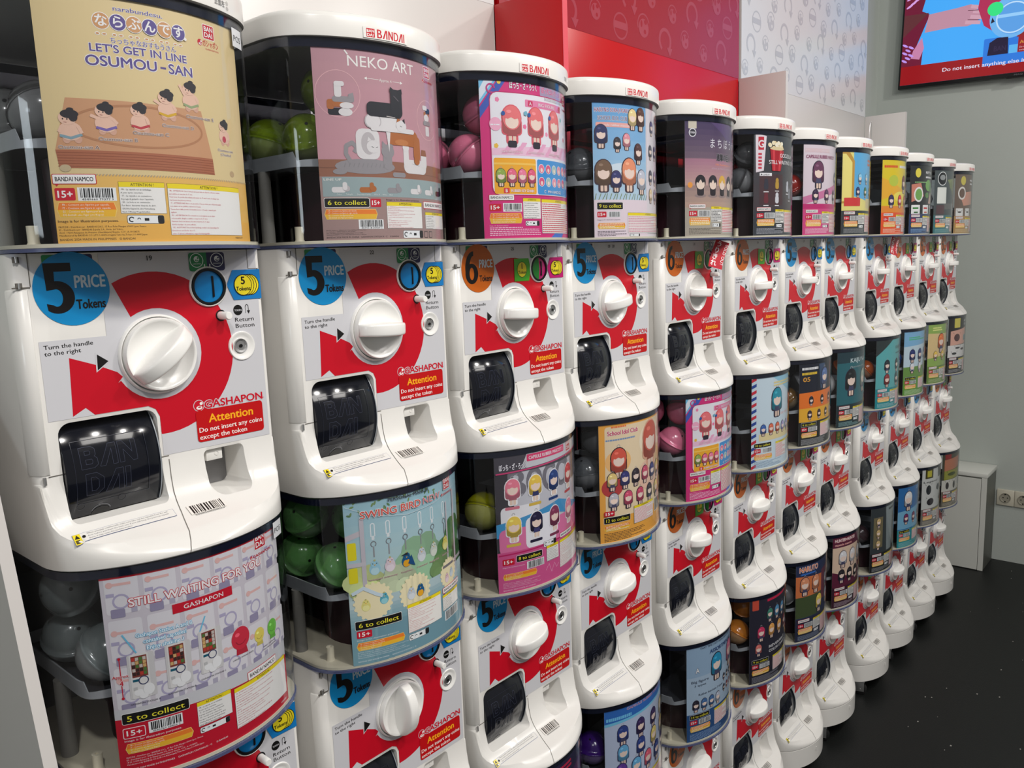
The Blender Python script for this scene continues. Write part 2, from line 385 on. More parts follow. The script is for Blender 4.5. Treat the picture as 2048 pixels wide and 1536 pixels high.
def collect(A, t, x0, z0, x1, z1, rot=0):
    A.rr(x0 - .6, z0 - .6, x1 + .6, z1 + .6, 2, (240, 238, 232)); A.rr(x0, z0, x1, z1, 1.6, (18, 16, 16))
    A.text(t, (x0 + x1) / 2, z0 + (z1 - z0) * .24, (z1 - z0) * .52, (245, 232, 60), w=(x1 - x0) * .86, al='c', bold=.02)
LEG = ['FR/IT/DE - Distribué par : BANDAI S.A.S., 15 Rue Felix Mangini 69009 Lyon, France', 'ES - Distribuido por : BANDAI España S.A., Avda. del Vidrio,', '      18-20. 19200-Azuqueca de Henares (Guadalajara) España. C.I.F.: A-19158575', 'Manufactured by BANDAI CO.,LTD.1-4-8,Komagata,Taito-ku,Tokyo,111-8081,Japan']
ATT1 = ['· FR - La capsule est un emballage.', '  A jeter après ouverture.', '· IT - La capsula è un contenitore.', '  Si prega di gettarlo dopo l’apertura.', '· ES - La bola es un contenedor.', '  Por favor, descartar después de abrir.', '·DE-Die Kapsel ist eine Verpackung.', '  Nach Öffnung Wegschmeißen.']
ATT2 = ['· FR - ATTENTION! Ceci n’est pas un jouet mais un objet de collection destiné', 'aux adultes et aux plus de 15 ans.', 'Tenir hors de portée des enfants (de moins de 15 ans) à cause du danger que', 'représente les pièces pointues.', '· IT - ATTENZIONE: Non è un giocattolo. È un prodotto per collezionisti adulti', 'non adatto ad un pubblico minore di 15 anni.', 'Tenere fuori dalla portata dei bambini (sotto i 15 anni) a causa di parti', 'taglienti.', '· ES - ¡ADVERTENCIA! El contenido no es un juguete, es un objeto', 'coleccionable dirigido a adultos o mayores de 15 años.', 'Mantener fuera del alcance de niños menores de 15 años', 'debido al peligro de partes afiladas.', '· DE - ACHTUNG! Dies ist kein Spielzeug, sondern eine Sammelfigur für', 'Erwachsene und Kinder über 15.', 'unter 15 Jahren) aufbewahren, wegen Verletzungsgefahr.']
RED = (196, 8, 34)

# ------------------------------------------------------------------ posters (millimetres: a along the curved front, z above the unit's origin)
PX0, PX1, PZ0, PZ1 = -112, 112, 240, 482
def base(bg): A = Art(6.0); A.rect(PX0, PZ0, PX1, PZ1, bg); return A
def info(A, legend=(60, 40, 40), detail=False, att=True, nam=True, ageb=None, seed=1, foot='BANDAI 2024 MADE IN CHINA'):
    """the block of small print that most display cards carry along their lower edge, after the card of the big pink figures"""
    if nam: namco(A, -103, 298, -60, 307)
    age(A, -103, 282, -83, 293, ageb); barcode(A, -80, 281, -46, 294, '4570118 104480' if detail else '', seed)
    hexbox(A, -103, 263, -46, 279, detail)
    if att:
        attbox(A, -44, 270, -6, 302, (40, 40, 40), detail, 8, ATT1 if detail else None)
        attbox(A, -4, 247, 100, 301, (215, 60, 80), detail, 14); recyc(A, -40, 259, -10, 267)
    if detail: fine(A, ['Image is for illustration purposes.'], -103, 259, 1.7, 2, 55, legend)
    bars(A, -103, 244, -8, 258, 5, legend, .4, seed)
def t1():
    A = base((222, 198, 146)); A.rect(PX0, 240, PX1, 307, (232, 184, 98)); A.rect(PX0, 240, PX1, 262, (235, 178, 82))
    L = A.lay([(PX0, 305), (PX1, 308)])
    for i in range(75): A.P.append(([(PX0 + 3 * i, 305.6), (PX0 + 3 * i + 1.5, 305.6), (PX0 + 3 * i + 3, 307.6), (PX0 + 3 * i + 1.5, 307.6)], (178, 160, 130), L))
    V = (92, 76, 140); W = (240, 236, 232); O = (205, 150, 98)
    A.text('narabundesu.', -41, 464.5, 4.2, V, w=48, bold=.03, halo=W)
    for i, ch in enumerate('ならぶんです'):
        x = -53 + i * 15.2; A.ell(x, 453.5, 8.2, 8.2, W); A.ell(x, 453.5, 7.5, 7.5, O if i % 2 == 0 else V); A.text(ch, x, 449.5, 8.5, W, al='c', bold=.05)
    A.ell(30.5, 448.5, 1.6, 1.6, W)
    for i in range(6):
        for k in (0, 1):
            x = -57 + i * 15.2 + k * 6; A.ell(x, 441.5, 2.4, 1.5, W, n=10); A.ell(x, 441.5, 1.7, .9, O, n=10)
    A.text('ちっちゃなおすもうさん', -46, 433.8, 4.4, V, w=65, bold=.03, halo=W)
    A.text("LET'S GET IN LINE", -65.4, 424.6, 7.2, V, w=96, bold=.045, halo=W)
    A.text('OSUMOU', -70, 411.3, 9.4, V, w=66, bold=.05, halo=W); A.line(0, 415.6, 6, 415.6, 2.0, V); A.text('SAN', 9, 411.3, 9.4, V, w=27, bold=.05, halo=W)
    bandai_mark(A, 56.2, 455.5, 72, 469.5); egg_mark(A, 50.5, 450, 3.3); A.text('ガシャポン', 54.5, 447.5, 5.2, RED, w=24, bold=.03); A.text('GASHAPON', 58, 443.8, 1.8, RED, w=20)
    # wooden sumo ring board
    A.poly([(-91.6, 379.6), (43.3, 377.8), (54, 329), (-105, 330.5)], (204, 152, 112))
    A.poly([(-105, 330.5), (54, 329), (55.2, 312), (-103, 313.2)], (172, 104, 74))
    for i in range(6): A.line(-104, 328 - i * 2.6, 54, 326.5 - i * 2.6, .5, (150, 84, 58))
    A.path([(-24 + 66 * math.cos(q * .157), 355 + 20 * math.sin(q * .157)) for q in range(41)], 2.2, (182, 128, 90))
    skin = (232, 190, 166); sk2 = (214, 166, 142); hair = (44, 40, 44)
    def sumo(x, z, k, belt, arms, lab, lx, lz):
        A.ell(x - 4 * k, z - 13 * k, 3.4 * k, 3.6 * k, sk2, n=12); A.ell(x + 6 * k, z - 12.5 * k, 3.6 * k, 4 * k, sk2, n=12)
        A.ell(x, z - 5 * k, 10.5 * k, 9 * k, skin); A.path([(x - 9.5 * k, z - 9 * k), (x, z - 11.5 * k), (x + 10 * k, z - 8 * k)], 2.6 * k, belt)
        for ax, az in arms: A.path([(x + (7 if ax > 0 else -7) * k, z), (x + ax * k, z + az * k)], 3.2 * k, skin)
        A.ell(x - 1.5 * k, z + 7.5 * k, 8 * k, 6.6 * k, skin); A.ell(x + .5 * k, z + 11.3 * k, 8 * k, 4.2 * k, hair); A.ell(x + 3.5 * k, z + 8.5 * k, 4 * k, 4.5 * k, hair, n=12); A.ell(x + 1.5 * k, z + 15.5 * k, 3.2 * k, 1.8 * k, hair, n=12)
        A.ell(x - 5.6 * k, z + 6.6 * k, .6 * k, .8 * k, hair, n=8); A.ell(x - 1.8 * k, z + 6.4 * k, .6 * k, .8 * k, hair, n=8)
        A.line(x - 5 * k, z + 3.6 * k, x - 2.5 * k, z + 3.4 * k, .4 * k, (150, 70, 70))
        if lab: A.text(lab, lx, lz, 3.2, (120, 74, 48), w=36 if len(lab) > 9 else 22, al='c', bold=.02, halo=W, hw=.05)
    sumo(-90, 353, 1.0, (130, 160, 170), [(-10, -6), (10, -7)], 'Osumou-san A', -84, 331.5)
    sumo(-58, 361, .95, (120, 100, 170), [(-14, 3), (11, -5)], 'Osumou-san B', -48, 340)
    sumo(-26, 364, .9, (190, 60, 70), [(-9, -8), (9, -7)], 'Osumou-san C', -16, 347.5)
    sumo(3, 379, .95, (214, 168, 40), [(-14, 4), (10, -5)], 'Osumou-san D', 14, 357)
    sumo(31, 391, .95, (150, 165, 120), [(-13, 11), (10, -5)], 'Osumou-san E', 42, 369)
    sumo(76, 359, .85, (222, 180, 160), [(-9, 0), (8, -4)], None, 0, 0); A.ell(75, 352, 3, 3.5, (190, 60, 80), n=12)
    A.text('Osumou-san', 76, 338.5, 2.8, (120, 74, 48), w=26, al='c', bold=.02, halo=W, hw=.05); A.text('(Chanko)', 76, 334, 2.8, (120, 74, 48), w=18, al='c', bold=.02, halo=W, hw=.05)
    A.ell(-98, 313, 5, 3.5, (196, 176, 140)); A.ell(84, 315, 4, 3.5, (190, 160, 120))
    namco(A, -114 + 3, 297.5, -72, 307.5); age(A, -110, 282, -92, 294); barcode(A, -90, 281.5, -55.4, 294.5, '4549660 79377 9', 4)
    hexbox(A, -110, 265.5, -56, 280.5, True); A.text('Image is for illustration purposes.', -110, 260.8, 2.4, (70, 50, 30), w=54, bold=.03)
    attbox(A, -53, 269, -8, 300.5, (50, 50, 50), True, 8, ATT1); attbox(A, -5.5, 247, 94, 300.3, (205, 70, 90), True, 14, ATT2); recyc(A, -48, 258.7, -11.5, 267.5)
    fine(A, LEG, -110, 255.5, 1.7, 2.75, 102, (70, 50, 30)); A.text('BANDAI 2024 MADE IN PHILIPPINES   © BANDAI', -110, 243, 2.1, (90, 70, 50), w=68, bold=.01); A.text('VE81217', 80, 243.3, 2.1, (60, 45, 35), w=14)
    return A
def t2():
    A = base((193, 143, 150)); A.grad(PX0, 341, PX1, 482, (200, 148, 156), (186, 138, 146), 6)
    A.poly([(PX0, 341), (PX1, 340), (PX1, 318), (PX0, 320)], (150, 100, 78)); A.line(PX0, 331, PX1, 326, .6, (120, 78, 62)); A.rect(PX0, 240, PX1, 320, (163, 134, 128))
    W = (240, 236, 228)
    A.text('NEKO ART', -67.8, 455.3, 13, W, w=104, bold=.0); 
    
    A.path([(-67, 469), (-71, 474)], 1.8, W)
    bandai_mark(A, 62, 458, 79, 472); gashapon(A, 57, 451, 3, 30)
    A.line(-44, 442, -26, 442, .5, W); A.line(-4, 442, 10, 442, .5, W); A.text('Approx. 4', -25, 440, 3.6, W, w=19)
    A.poly([(-47, 442), (-43, 444), (-43, 440)], W); A.poly([(13, 442), (9, 444), (9, 440)], W)
    bl = (30, 30, 38); wh = (224, 218, 216); gr = (150, 144, 146); og = (178, 104, 52); sh = (190, 182, 182)
    for cx, cz, r in ((-82, 421, 28), (66, 401, 26)):
        A.arc(cx, cz, r, r + .7, 0, 360, (230, 180, 182), n=36)
    # cats in the left ring and the right ring
    A.rr(-96, 395, -74, 404, 3, bl); A.rr(-97, 402, -88, 414, 3, og); A.rr(-90, 405, -70, 411, 3, og); A.ell(-74, 399, 9, 5, wh); A.ell(-72, 407, 9, 4, wh); A.rr(-90, 411, -62, 418, 3, gr); A.rr(-87, 417, -78, 434, 3, wh); A.rr(-87, 430, -74, 436, 2.5, wh); A.poly([(-70, 416), (-62, 416), (-63, 423), (-69, 421)], gr)
    A.rr(57, 406, 72, 412, 2, og); A.rr(62, 410, 74, 417, 2, bl); A.rr(54, 414, 66, 420, 2, wh); A.ell(64, 404, 7, 5, wh); A.rr(55, 394, 74, 400, 2, gr); A.rr(60, 380, 70, 393, 2, wh)
    # grey cat lying
    A.ell(-50, 333, 42, 9.5, gr); A.ell(-86, 326, 9, 3.6, gr); A.rr(-12, 321, 10, 327, 2.8, gr); A.path([(-70, 336), (-77, 348), (-76, 358), (-68, 362), (-62, 356), (-66, 350)], 5.5, gr)
    A.rr(-26, 330, -12, 352, 6, gr); A.ell(-18, 353, 10, 9, gr); A.poly([(-27, 358), (-26, 366), (-20, 361)], gr); A.poly([(-16, 361), (-11, 366), (-9, 358)], gr)
    for i in range(10): A.line(-80 + i * 6, 332, -78 + i * 6, 337, .5, (132, 128, 130))
    # white loaf cat, black cat, calico, orange
    A.rr(-63, 342, -30, 380, 9, wh); A.ell(-46, 362, 10, 14, sh); A.ell(-40, 358, 9, 8, wh); A.poly([(-48, 364), (-46, 370), (-42, 366)], wh); A.poly([(-38, 366), (-34, 370), (-33, 363)], wh); A.line(-42, 358, -39, 357, .5, bl); A.line(-36, 357, -33, 358, .5, bl)
    A.rr(8, 327, 56, 345, 8, wh); A.rr(8, 335, 18, 362, 4, wh); A.ell(13, 360, 6, 5, wh); A.rr(44, 335, 58, 357, 5, wh); A.poly([(44, 352), (58, 352), (56, 360), (46, 360)], (150, 90, 60)); A.line(24, 340, 40, 338, .5, sh)
    A.rr(-18, 362, 38, 382, 8, og); A.poly([(-20, 382), (-12, 382), (-16, 352)], wh); A.rr(28, 344, 42, 376, 6, og); A.ell(34, 344, 6, 5, og); A.ell(6, 366, 12, 4, (196, 124, 70))
    A.rr(-50, 381, 6, 398, 8, wh); A.ell(-38, 390, 12, 10, sh); A.ell(-38, 390, 10.5, 9, wh); A.rr(-42, 378, 30, 384, 3, wh); A.ell(6, 387, 9, 7.5, wh); A.poly([(-2, 391), (0, 398), (5, 394)], og); A.poly([(8, 394), (12, 397), (13, 390)], bl); A.line(4, 387, 7, 386, .5, bl)
    A.rr(-46, 396, 8, 414, 6, bl); A.rr(-10, 398, 9, 432, 5, bl); A.poly([(-11, 428), (-10, 435), (-5, 432)], bl); A.poly([(3, 432), (9, 434), (10, 427)], bl); A.path([(-5, 424), (-1, 421), (3, 418)], .8, (120, 110, 115)); A.line(-18, 397.3, -4, 396.6, .9, (200, 190, 185))
    A.rect(-109, 295, 109, 319.5, (152, 168, 168)); A.text('LINE UP', -107, 314.8, 2.8, W, w=22, bold=.03)
    for x, c in ((-88, wh), (-52, og), (-12, gr), (28, wh), (60, wh), (92, bl)):
        A.rr(x - 10, 300, x + 8, 307, 3, c); A.ell(x + 9, 305, 4.5, 4, c if c != wh else sh); A.rr(x + 4, 303, x + 10, 313, 2.5, c)
    fine(A, ['Calico        Tabby A        Grey striped tabby       White B      White      Black'], -92, 297, 1.8, 2, 190, (235, 235, 230))
    collect(A, '6 to collect', -108, 282, -50, 293); age(A, -48, 282, -33, 292.5); A.text('Image is for illustration purposes.', -25, 290.5, 2.1, (70, 55, 55), w=60, bold=.03)
    hexbox(A, -109, 266.5, -39, 279.5, True); barcode(A, -66, 254, -31, 266, '4570118 30419 1', 8)
    attbox(A, -25, 254.5, 39.6, 289, (205, 70, 90), True, 12, ATT2[:13]); namco(A, 43.8, 281.5, 109, 291.5); attbox(A, 47.4, 254, 109, 277, (50, 50, 50), True, 8, ATT1)
    recyc(A, 0, 241.5, 40, 252); A.rr(43, 242, 52, 251, 1, (70, 58, 58)); A.rr(44, 243, 51, 250, 1, (163, 134, 128)); A.rr(55, 242, 64, 251, 1, (70, 58, 58)); A.rr(56, 243, 63, 250, 1, (163, 134, 128))
    fine(A, LEG, -108, 252.5, 1.1, 1.9, 88, (60, 48, 48)); A.text('BANDAI 2024 MADE IN CHINA   GASHAPON STATION X - C     © BANDAI', -108, 243, 2.1, (70, 56, 56), w=100, bold=.01)
    return A
def station(A, x, z, k, seed):
    """little capsule station figure"""
    rn = random.Random(seed); wh = (222, 218, 214)
    A.rr(x - 2 * k, z, x + 22 * k, z + 46 * k, 2 * k, (206, 202, 200)); A.rr(x, z, x + 17 * k, z + 46 * k, 1.5 * k, wh); A.rect(x + 1.5 * k, z + 22 * k, x + 15.5 * k, z + 44 * k, (130, 60, 50))
    for i in range(5):
        for j in range(4): A.rect(x + (2 + j * 3.3) * k, z + (24 + i * 3.8) * k, x + (4.8 + j * 3.3) * k, z + (27.3 + i * 3.8) * k, rn.choice([(190, 60, 50), (210, 170, 110), (80, 120, 60), (60, 40, 36), (200, 190, 180)]))
    A.rect(x + 1.5 * k, z + 17.5 * k, x + 8 * k, z + 20 * k, (20, 90, 110)); A.ell(x + 11 * k, z + 18 * k, 4.6 * k, 4.6 * k, (60, 66, 100)); A.ell(x + 11 * k, z + 18 * k, 3.6 * k, 3.6 * k, wh)
    A.ell(x + 6 * k, z + 6 * k, 4.5 * k, 3.5 * k, (236, 234, 232)); A.ell(x + 15 * k, z + 8 * k, 5 * k, 6 * k, (236, 234, 232)); A.ell(x + 10 * k, z + 2 * k, 4 * k, 3 * k, (236, 234, 232)); A.rect(x + 1.5 * k, z + 9 * k, x + 5 * k, z + 12 * k, (190, 188, 186))
def m1():
    A = base((206, 198, 204)); W = (242, 238, 236); V = (176, 168, 194); P = (226, 180, 174)
    for i in range(6):
        for j, z in enumerate((440, 385, 330)):
            x = -108 + i * 38; A.rr(x, z - 8, x + 33, z + 40, 3, (222, 217, 220)); A.rect(x + 4, z + 24, x + 26, z + 27, P); A.ell(x + 5, z + 25.5, 3.4, 3.4, P)
            A.arc(x + 15, z + 6, 6.5, 8.6, 0, 360, V, n=18); A.rect(x + 1, z + 12, x + 9, z + 16, V); A.rr(x + 4, z - 12, x + 18, z - 2, 1.5, (150, 142, 168)); A.rect(x + 24, z - 8, x + 30, z - 2, (176, 170, 186))
    A.rect(PX0, 472, PX1, 482, (196, 22, 44)); A.rect(PX0, 240, PX1, 322, (204, 202, 204))
    A.poly([(PX0, 240), (PX1, 240), (PX1, 302), (PX0, 311)], (196, 18, 44))
    A.text('STILL WAITING FOR YOU', -86, 438.5, 9, W, w=160, bold=.05, halo=(206, 30, 40), hw=.06)
    A.rect(-44, 419, 26, 430, (200, 20, 44)); A.text('GASHAPON', -9, 421.8, 5.2, W, w=46, al='c', bold=.02)
    bandai_mark(A, 66, 459, 86, 478); gashapon(A, 57, 450, 3.2, 40)
    for i, t in enumerate(('Gashapon Station A and B', 'contained capsules!', 'Enjoy shaking ♪')): A.text(t, -54, 402 - i * 8, 4.6, (238, 246, 250), w=(58, 44, 38)[i], al='c', bold=.04, halo=(60, 165, 205), hw=.07)
    A.line(-96, 408, -84, 385, 1.6, (110, 190, 220)); A.line(-10, 406, -18, 388, 1.6, (110, 190, 220))
    for i, (x, z) in enumerate(((-92, 332), (-54, 334), (-18, 338))):
        station(A, x, z, 1.12, i); A.text('GASHAPON STATION ' + 'ABC'[i], x + 12, z - 7, 2, (60, 58, 66), w=30, al='c')
    for x, z, r, c in ((32, 362, 13, (206, 46, 66)), (61, 353, 8.5, (226, 206, 96)), (86, 352, 9.5, (112, 190, 70))):
        A.poly([(x - r * .5, z - r * .6), (x + r * .5, z - r * .6), (x + r * .7, z - r * 1.6), (x - r * .6, z - r * 1.5)], tuple(v * .9 for v in c)); A.ell(x, z, r, r * 1.08, c); A.ell(x - r * .35, z + r * .4, r * .25, r * .18, tuple(min(255, v + 50) for v in c)); A.arc(x, z, r * .55, r * .62, 200, 330, tuple(v * .75 for v in c), n=10)
    A.text('LARGE CAPSULE (RED)', 34, 337, 1.8, (60, 58, 66), w=30, al='c'); A.text('SMALL CAPSULE', 78, 333, 1.8, (60, 58, 66), w=24, al='c'); A.text('(YELLOW & GREEN)', 78, 329.5, 1.8, (60, 58, 66), w=26, al='c')
    A.line(-101.5, 336, -101.5, 380, 1, (200, 30, 50)); A.ell(-101.5, 381, 1.6, 1.6, (200, 30, 50), n=10); A.ell(-101.5, 335, 1.6, 1.6, (200, 30, 50), n=10)
    A.text('Approx.', -101.5, 359, 3.4, (200, 30, 50), w=17, al='c', bold=.05, halo=W); A.text('4', -101.5, 350, 5.5, (200, 30, 50), al='c', bold=.05, halo=W)
    collect(A, '5 to collect', -105, 304.5, -37, 316.5); age(A, -105, 288, -84, 299, W); barcode(A, -80, 288.5, -45, 302, '4582769 68826 2', 12)
    A.text('Image is for illustration purposes.', -105, 283.5, 2.4, W, w=58, bold=.02); hexbox(A, -105, 269, -35, 281, True)
    namco(A, 36.5, 304, 88, 315); attbox(A, -29, 277, 12, 307, (50, 50, 50), True, 8, ATT1); attbox(A, 16, 253, 108, 304, (200, 70, 90), True, 14, ATT2); recyc(A, -28, 268, 8, 275.5)
    fine(A, LEG, -105, 264, 1.7, 2.8, 104, (245, 225, 225)); A.text('BANDAI 2024 MADE IN PHILIPPINES    GASHAPON STATION D · C      © BANDAI', -105, 249.5, 2.0, W, w=108, bold=.01); A.text('VE80980', 92, 244, 2.2, W, w=14)
    return A
def bird(A, x, z, c, belly, beak=(230, 170, 70), k=1.0):
    A.ell(x, z, 8 * k, 9 * k, c); A.ell(x, z - 3 * k, 6 * k, 5.5 * k, belly); A.ell(x, z + 7 * k, 5.6 * k, 5.4 * k, c); A.ell(x, z + 12.5 * k, 1.6 * k, 1.6 * k, (190, 180, 120), n=8)
    A.poly([(x - 1.3 * k, z + 6.6 * k), (x + 1.3 * k, z + 6.6 * k), (x, z + 4.4 * k)], beak); A.ell(x - 2.8 * k, z + 8 * k, .7 * k, .7 * k, (30, 30, 34), n=8); A.ell(x + 2.8 * k, z + 8 * k, .7 * k, .7 * k, (30, 30, 34), n=8)
def strap(A, x, z1, z0):
    A.arc(x, z1 - 6, 2, 3.4, 0, 180, (238, 240, 240), n=10); A.rect(x - 3.4, z1 - 22, x - 2, z1 - 6, (238, 240, 240)); A.rect(x + 2, z1 - 22, x + 3.4, z1 - 6, (238, 240, 240)); A.rr(x - 2, z1 - 27, x + 2, z1 - 21, 1, (230, 232, 232))
    A.arc(x, z1 - 33, 3, 4.4, -60, 250, (120, 122, 126), n=10); A.rr(x - 1, z0, x + 1, z1 - 36, .9, (150, 150, 152))
def m2():
    A = base((176, 206, 212)); A.grad(PX0, 320, PX1, 482, (196, 214, 210), (158, 196, 208), 8)
    for x, z, r, c in ((-90, 360, 26, (206, 216, 150)), (0, 372, 40, (150, 186, 150)), (60, 360, 30, (96, 140, 84)), (84, 388, 26, (76, 122, 70)), (40, 346, 22, (120, 150, 96)), (-40, 352, 26, (196, 206, 170)), (95, 350, 20, (60, 104, 60))):
        for q in range(6): A.ell(x + r * .6 * math.cos(q * 1.05), z + r * .5 * math.sin(q * 1.05), r * .55, r * .5, tuple(v * (.9 + .04 * q) for v in c), n=12)
    A.poly([(-112, 420), (-86, 428), (-86, 436), (-112, 428)], (206, 196, 200)); A.rect(-92, 330, -86, 452, (202, 194, 200)); A.rect(60, 330, 64, 440, (202, 194, 200)); A.rect(84, 330, 89, 452, (206, 200, 204)); A.rect(-112, 383, -86, 389, (206, 200, 204)); A.rect(60, 340, 112, 345, (196, 188, 190))
    A.rr(-110, 393, -98, 418, 2, (238, 222, 40)); A.rr(-110, 360, -98, 382, 2, (236, 220, 40)); A.rect(PX0, 322, PX1, 336, (186, 206, 208)); A.rect(PX0, 240, PX1, 323, (122, 162, 174)); A.grad(PX0, 296, PX1, 323, (130, 170, 180), (172, 196, 200), 5)
    rn = random.Random(3)
    for i in range(34):
        x = rn.choice((-100, -60, -30, 20, 85)) + rn.uniform(-14, 14); A.ell(x, rn.uniform(455, 476), 3.2, 1.5, rn.choice([(96, 130, 84), (120, 146, 92)]), n=8, rot=rn.uniform(0, 3))
    A.path([(-110, 470), (-70, 452), (-20, 444), (30, 447), (90, 458)], .5, (230, 232, 232)); A.path([(-60, 476), (-20, 470), (20, 478)], .8, (90, 110, 80))
    W = (244, 240, 238)
    A.text('PERSONAL MARKER', -50, 468.5, 4.8, (46, 44, 60), w=71, bold=.03); A.text('SWING BIRD', -90, 451, 9.8, (222, 92, 78), w=93, bold=.04, halo=W); A.text('NEW', 8, 451, 9.8, (226, 120, 120), w=38, halo=W, hw=.03)
    bandai_mark(A, 57, 459, 76, 477); gashapon(A, 50, 451, 3.0, 34)
    for x, c, b in ((-74, (158, 204, 220), (190, 222, 228)), (-52, (226, 206, 212), (236, 222, 226)), (-26, (30, 92, 140), (232, 168, 40)), (1, (206, 210, 214), (222, 224, 226)), (26, (206, 212, 200), (222, 224, 210)), (55, (222, 210, 110), (232, 224, 150))):
        strap(A, x, 445, 393); bird(A, x, 376, c, b)
    A.poly([(-35, 386), (-24, 389), (-24, 385)], (40, 44, 50)); A.poly([(-18, 384), (-12, 366), (-24, 372)], (30, 80, 130))
    for x, t in ((-74, 'Peach-faced Lovebird'), (-52, 'Java Sparrow (white)'), (-26, 'Kingfisher'), (1, 'Cockatiel'), (26, 'Budgerigar (blue)'), (55, 'Cockatiel (yellow)')): A.text(t, x, 360, 2.2, (104, 60, 50), w=20, al='c', halo=(226, 206, 196), hw=.04)
    for x, z, r in ((-79, 330, 26), (-14, 327, 25), (60, 330, 21)):
        A.ell(x, z, r, r, (236, 224, 184), n=28)
        for q in range(20): A.ell(x + r * math.cos(q * .314), z + r * math.sin(q * .314), 2.6, 2.6, (236, 224, 184), n=8)
    bird(A, -90, 325, (226, 216, 130), (236, 230, 160), k=.8); bird(A, -64, 330, (90, 170, 190), (150, 206, 214), k=.8); bird(A, -22, 325, (196, 204, 212), (216, 220, 224), k=.9); bird(A, -6, 325, (30, 92, 140), (232, 168, 40), k=.9); A.path([(-108, 345), (-92, 352), (-74, 340), (-66, 336)], 5, (200, 216, 226))
    bird(A, 54, 322, (220, 190, 200), (230, 210, 216), k=.7); bird(A, 68, 326, (190, 206, 216), (206, 216, 222), k=.7); A.rr(44, 340, 76, 344, 1, (120, 116, 120))
    collect(A, '6 to collect', -106, 292, -40, 304.5); age(A, -105, 279.5, -84, 290); A.text('Image is for illustration purposes.', -105, 275.5, 2.2, (230, 236, 238), w=60, bold=.02); hexbox(A, -106, 261, -36, 273, True)
    attbox(A, -30, 268, 35, 311, (205, 70, 90), True, 14, ATT2); attbox(A, 39.5, 275, 88, 300, (50, 50, 50), True, 8, ATT1); namco(A, 40.3, 302, 92, 311); recyc(A, -30, 256, 6, 265.5); barcode(A, 44, 258, 86, 273, '', 9)
    fine(A, LEG, -105, 257.5, 1.6, 2.6, 100, (226, 236, 240)); A.text('BANDAI 2024 MADE IN CHINA     GASHAPON STATION 5 - B', -105, 244, 2.0, (232, 240, 244), w=86, bold=.01)
    return A
def charm(A, x, z, k, c1, c2=(238, 234, 230), edge=(60, 40, 44), hook=True):
    """plain faceless peg doll, a generic stand-in for a printed toy figure"""
    dk = tuple(v * .72 for v in c1); body = c2 if sum(c2) < 500 else dk
    if hook: A.arc(x, z + 20 * k, 1.8 * k, 2.6 * k, 0, 360, (170, 168, 170), n=10)
    o = 1.2 * k
    A.ell(x, z + 6 * k, 11 * k + o, 12 * k + o, edge, n=18); A.rr(x - 6 * k - o, z - 19 * k - o, x + 6 * k + o, z, 3 * k, edge)
    A.rr(x - 11 * k - o, z - 10 * k - o, x + 11 * k + o, z + 6 * k, 4 * k, edge)
    A.rr(x - 4.4 * k, z - 19 * k, x - .6 * k, z - 9 * k, 1.2 * k, (236, 206, 186)); A.rr(x + .6 * k, z - 19 * k, x + 4.4 * k, z - 9 * k, 1.2 * k, (236, 206, 186))
    A.rr(x - 11 * k, z - 10 * k, x + 11 * k, z + 8 * k, 4 * k, dk); A.poly([(x - 3.4 * k, z), (x + 3.4 * k, z), (x + 6 * k, z - 12 * k), (x - 6 * k, z - 12 * k)], body)
    A.ell(x, z + 6 * k, 11 * k, 12 * k, c1, n=18); A.ell(x, z + 2.2 * k, 8 * k, 7 * k, (242, 216, 200), n=16)
    A.poly([(x - 9 * k, z + 6 * k), (x - 5 * k, z + 4.6 * k), (x - 1 * k, z + 6.4 * k), (x + 3 * k, z + 4.6 * k), (x + 9 * k, z + 6 * k), (x + 7 * k, z + 13 * k), (x - 7 * k, z + 13 * k)], c1)
    A.ell(x - 3.5 * k, z + 12 * k, 3 * k, 1.6 * k, tuple(min(255, v + 34) for v in c1), n=10)
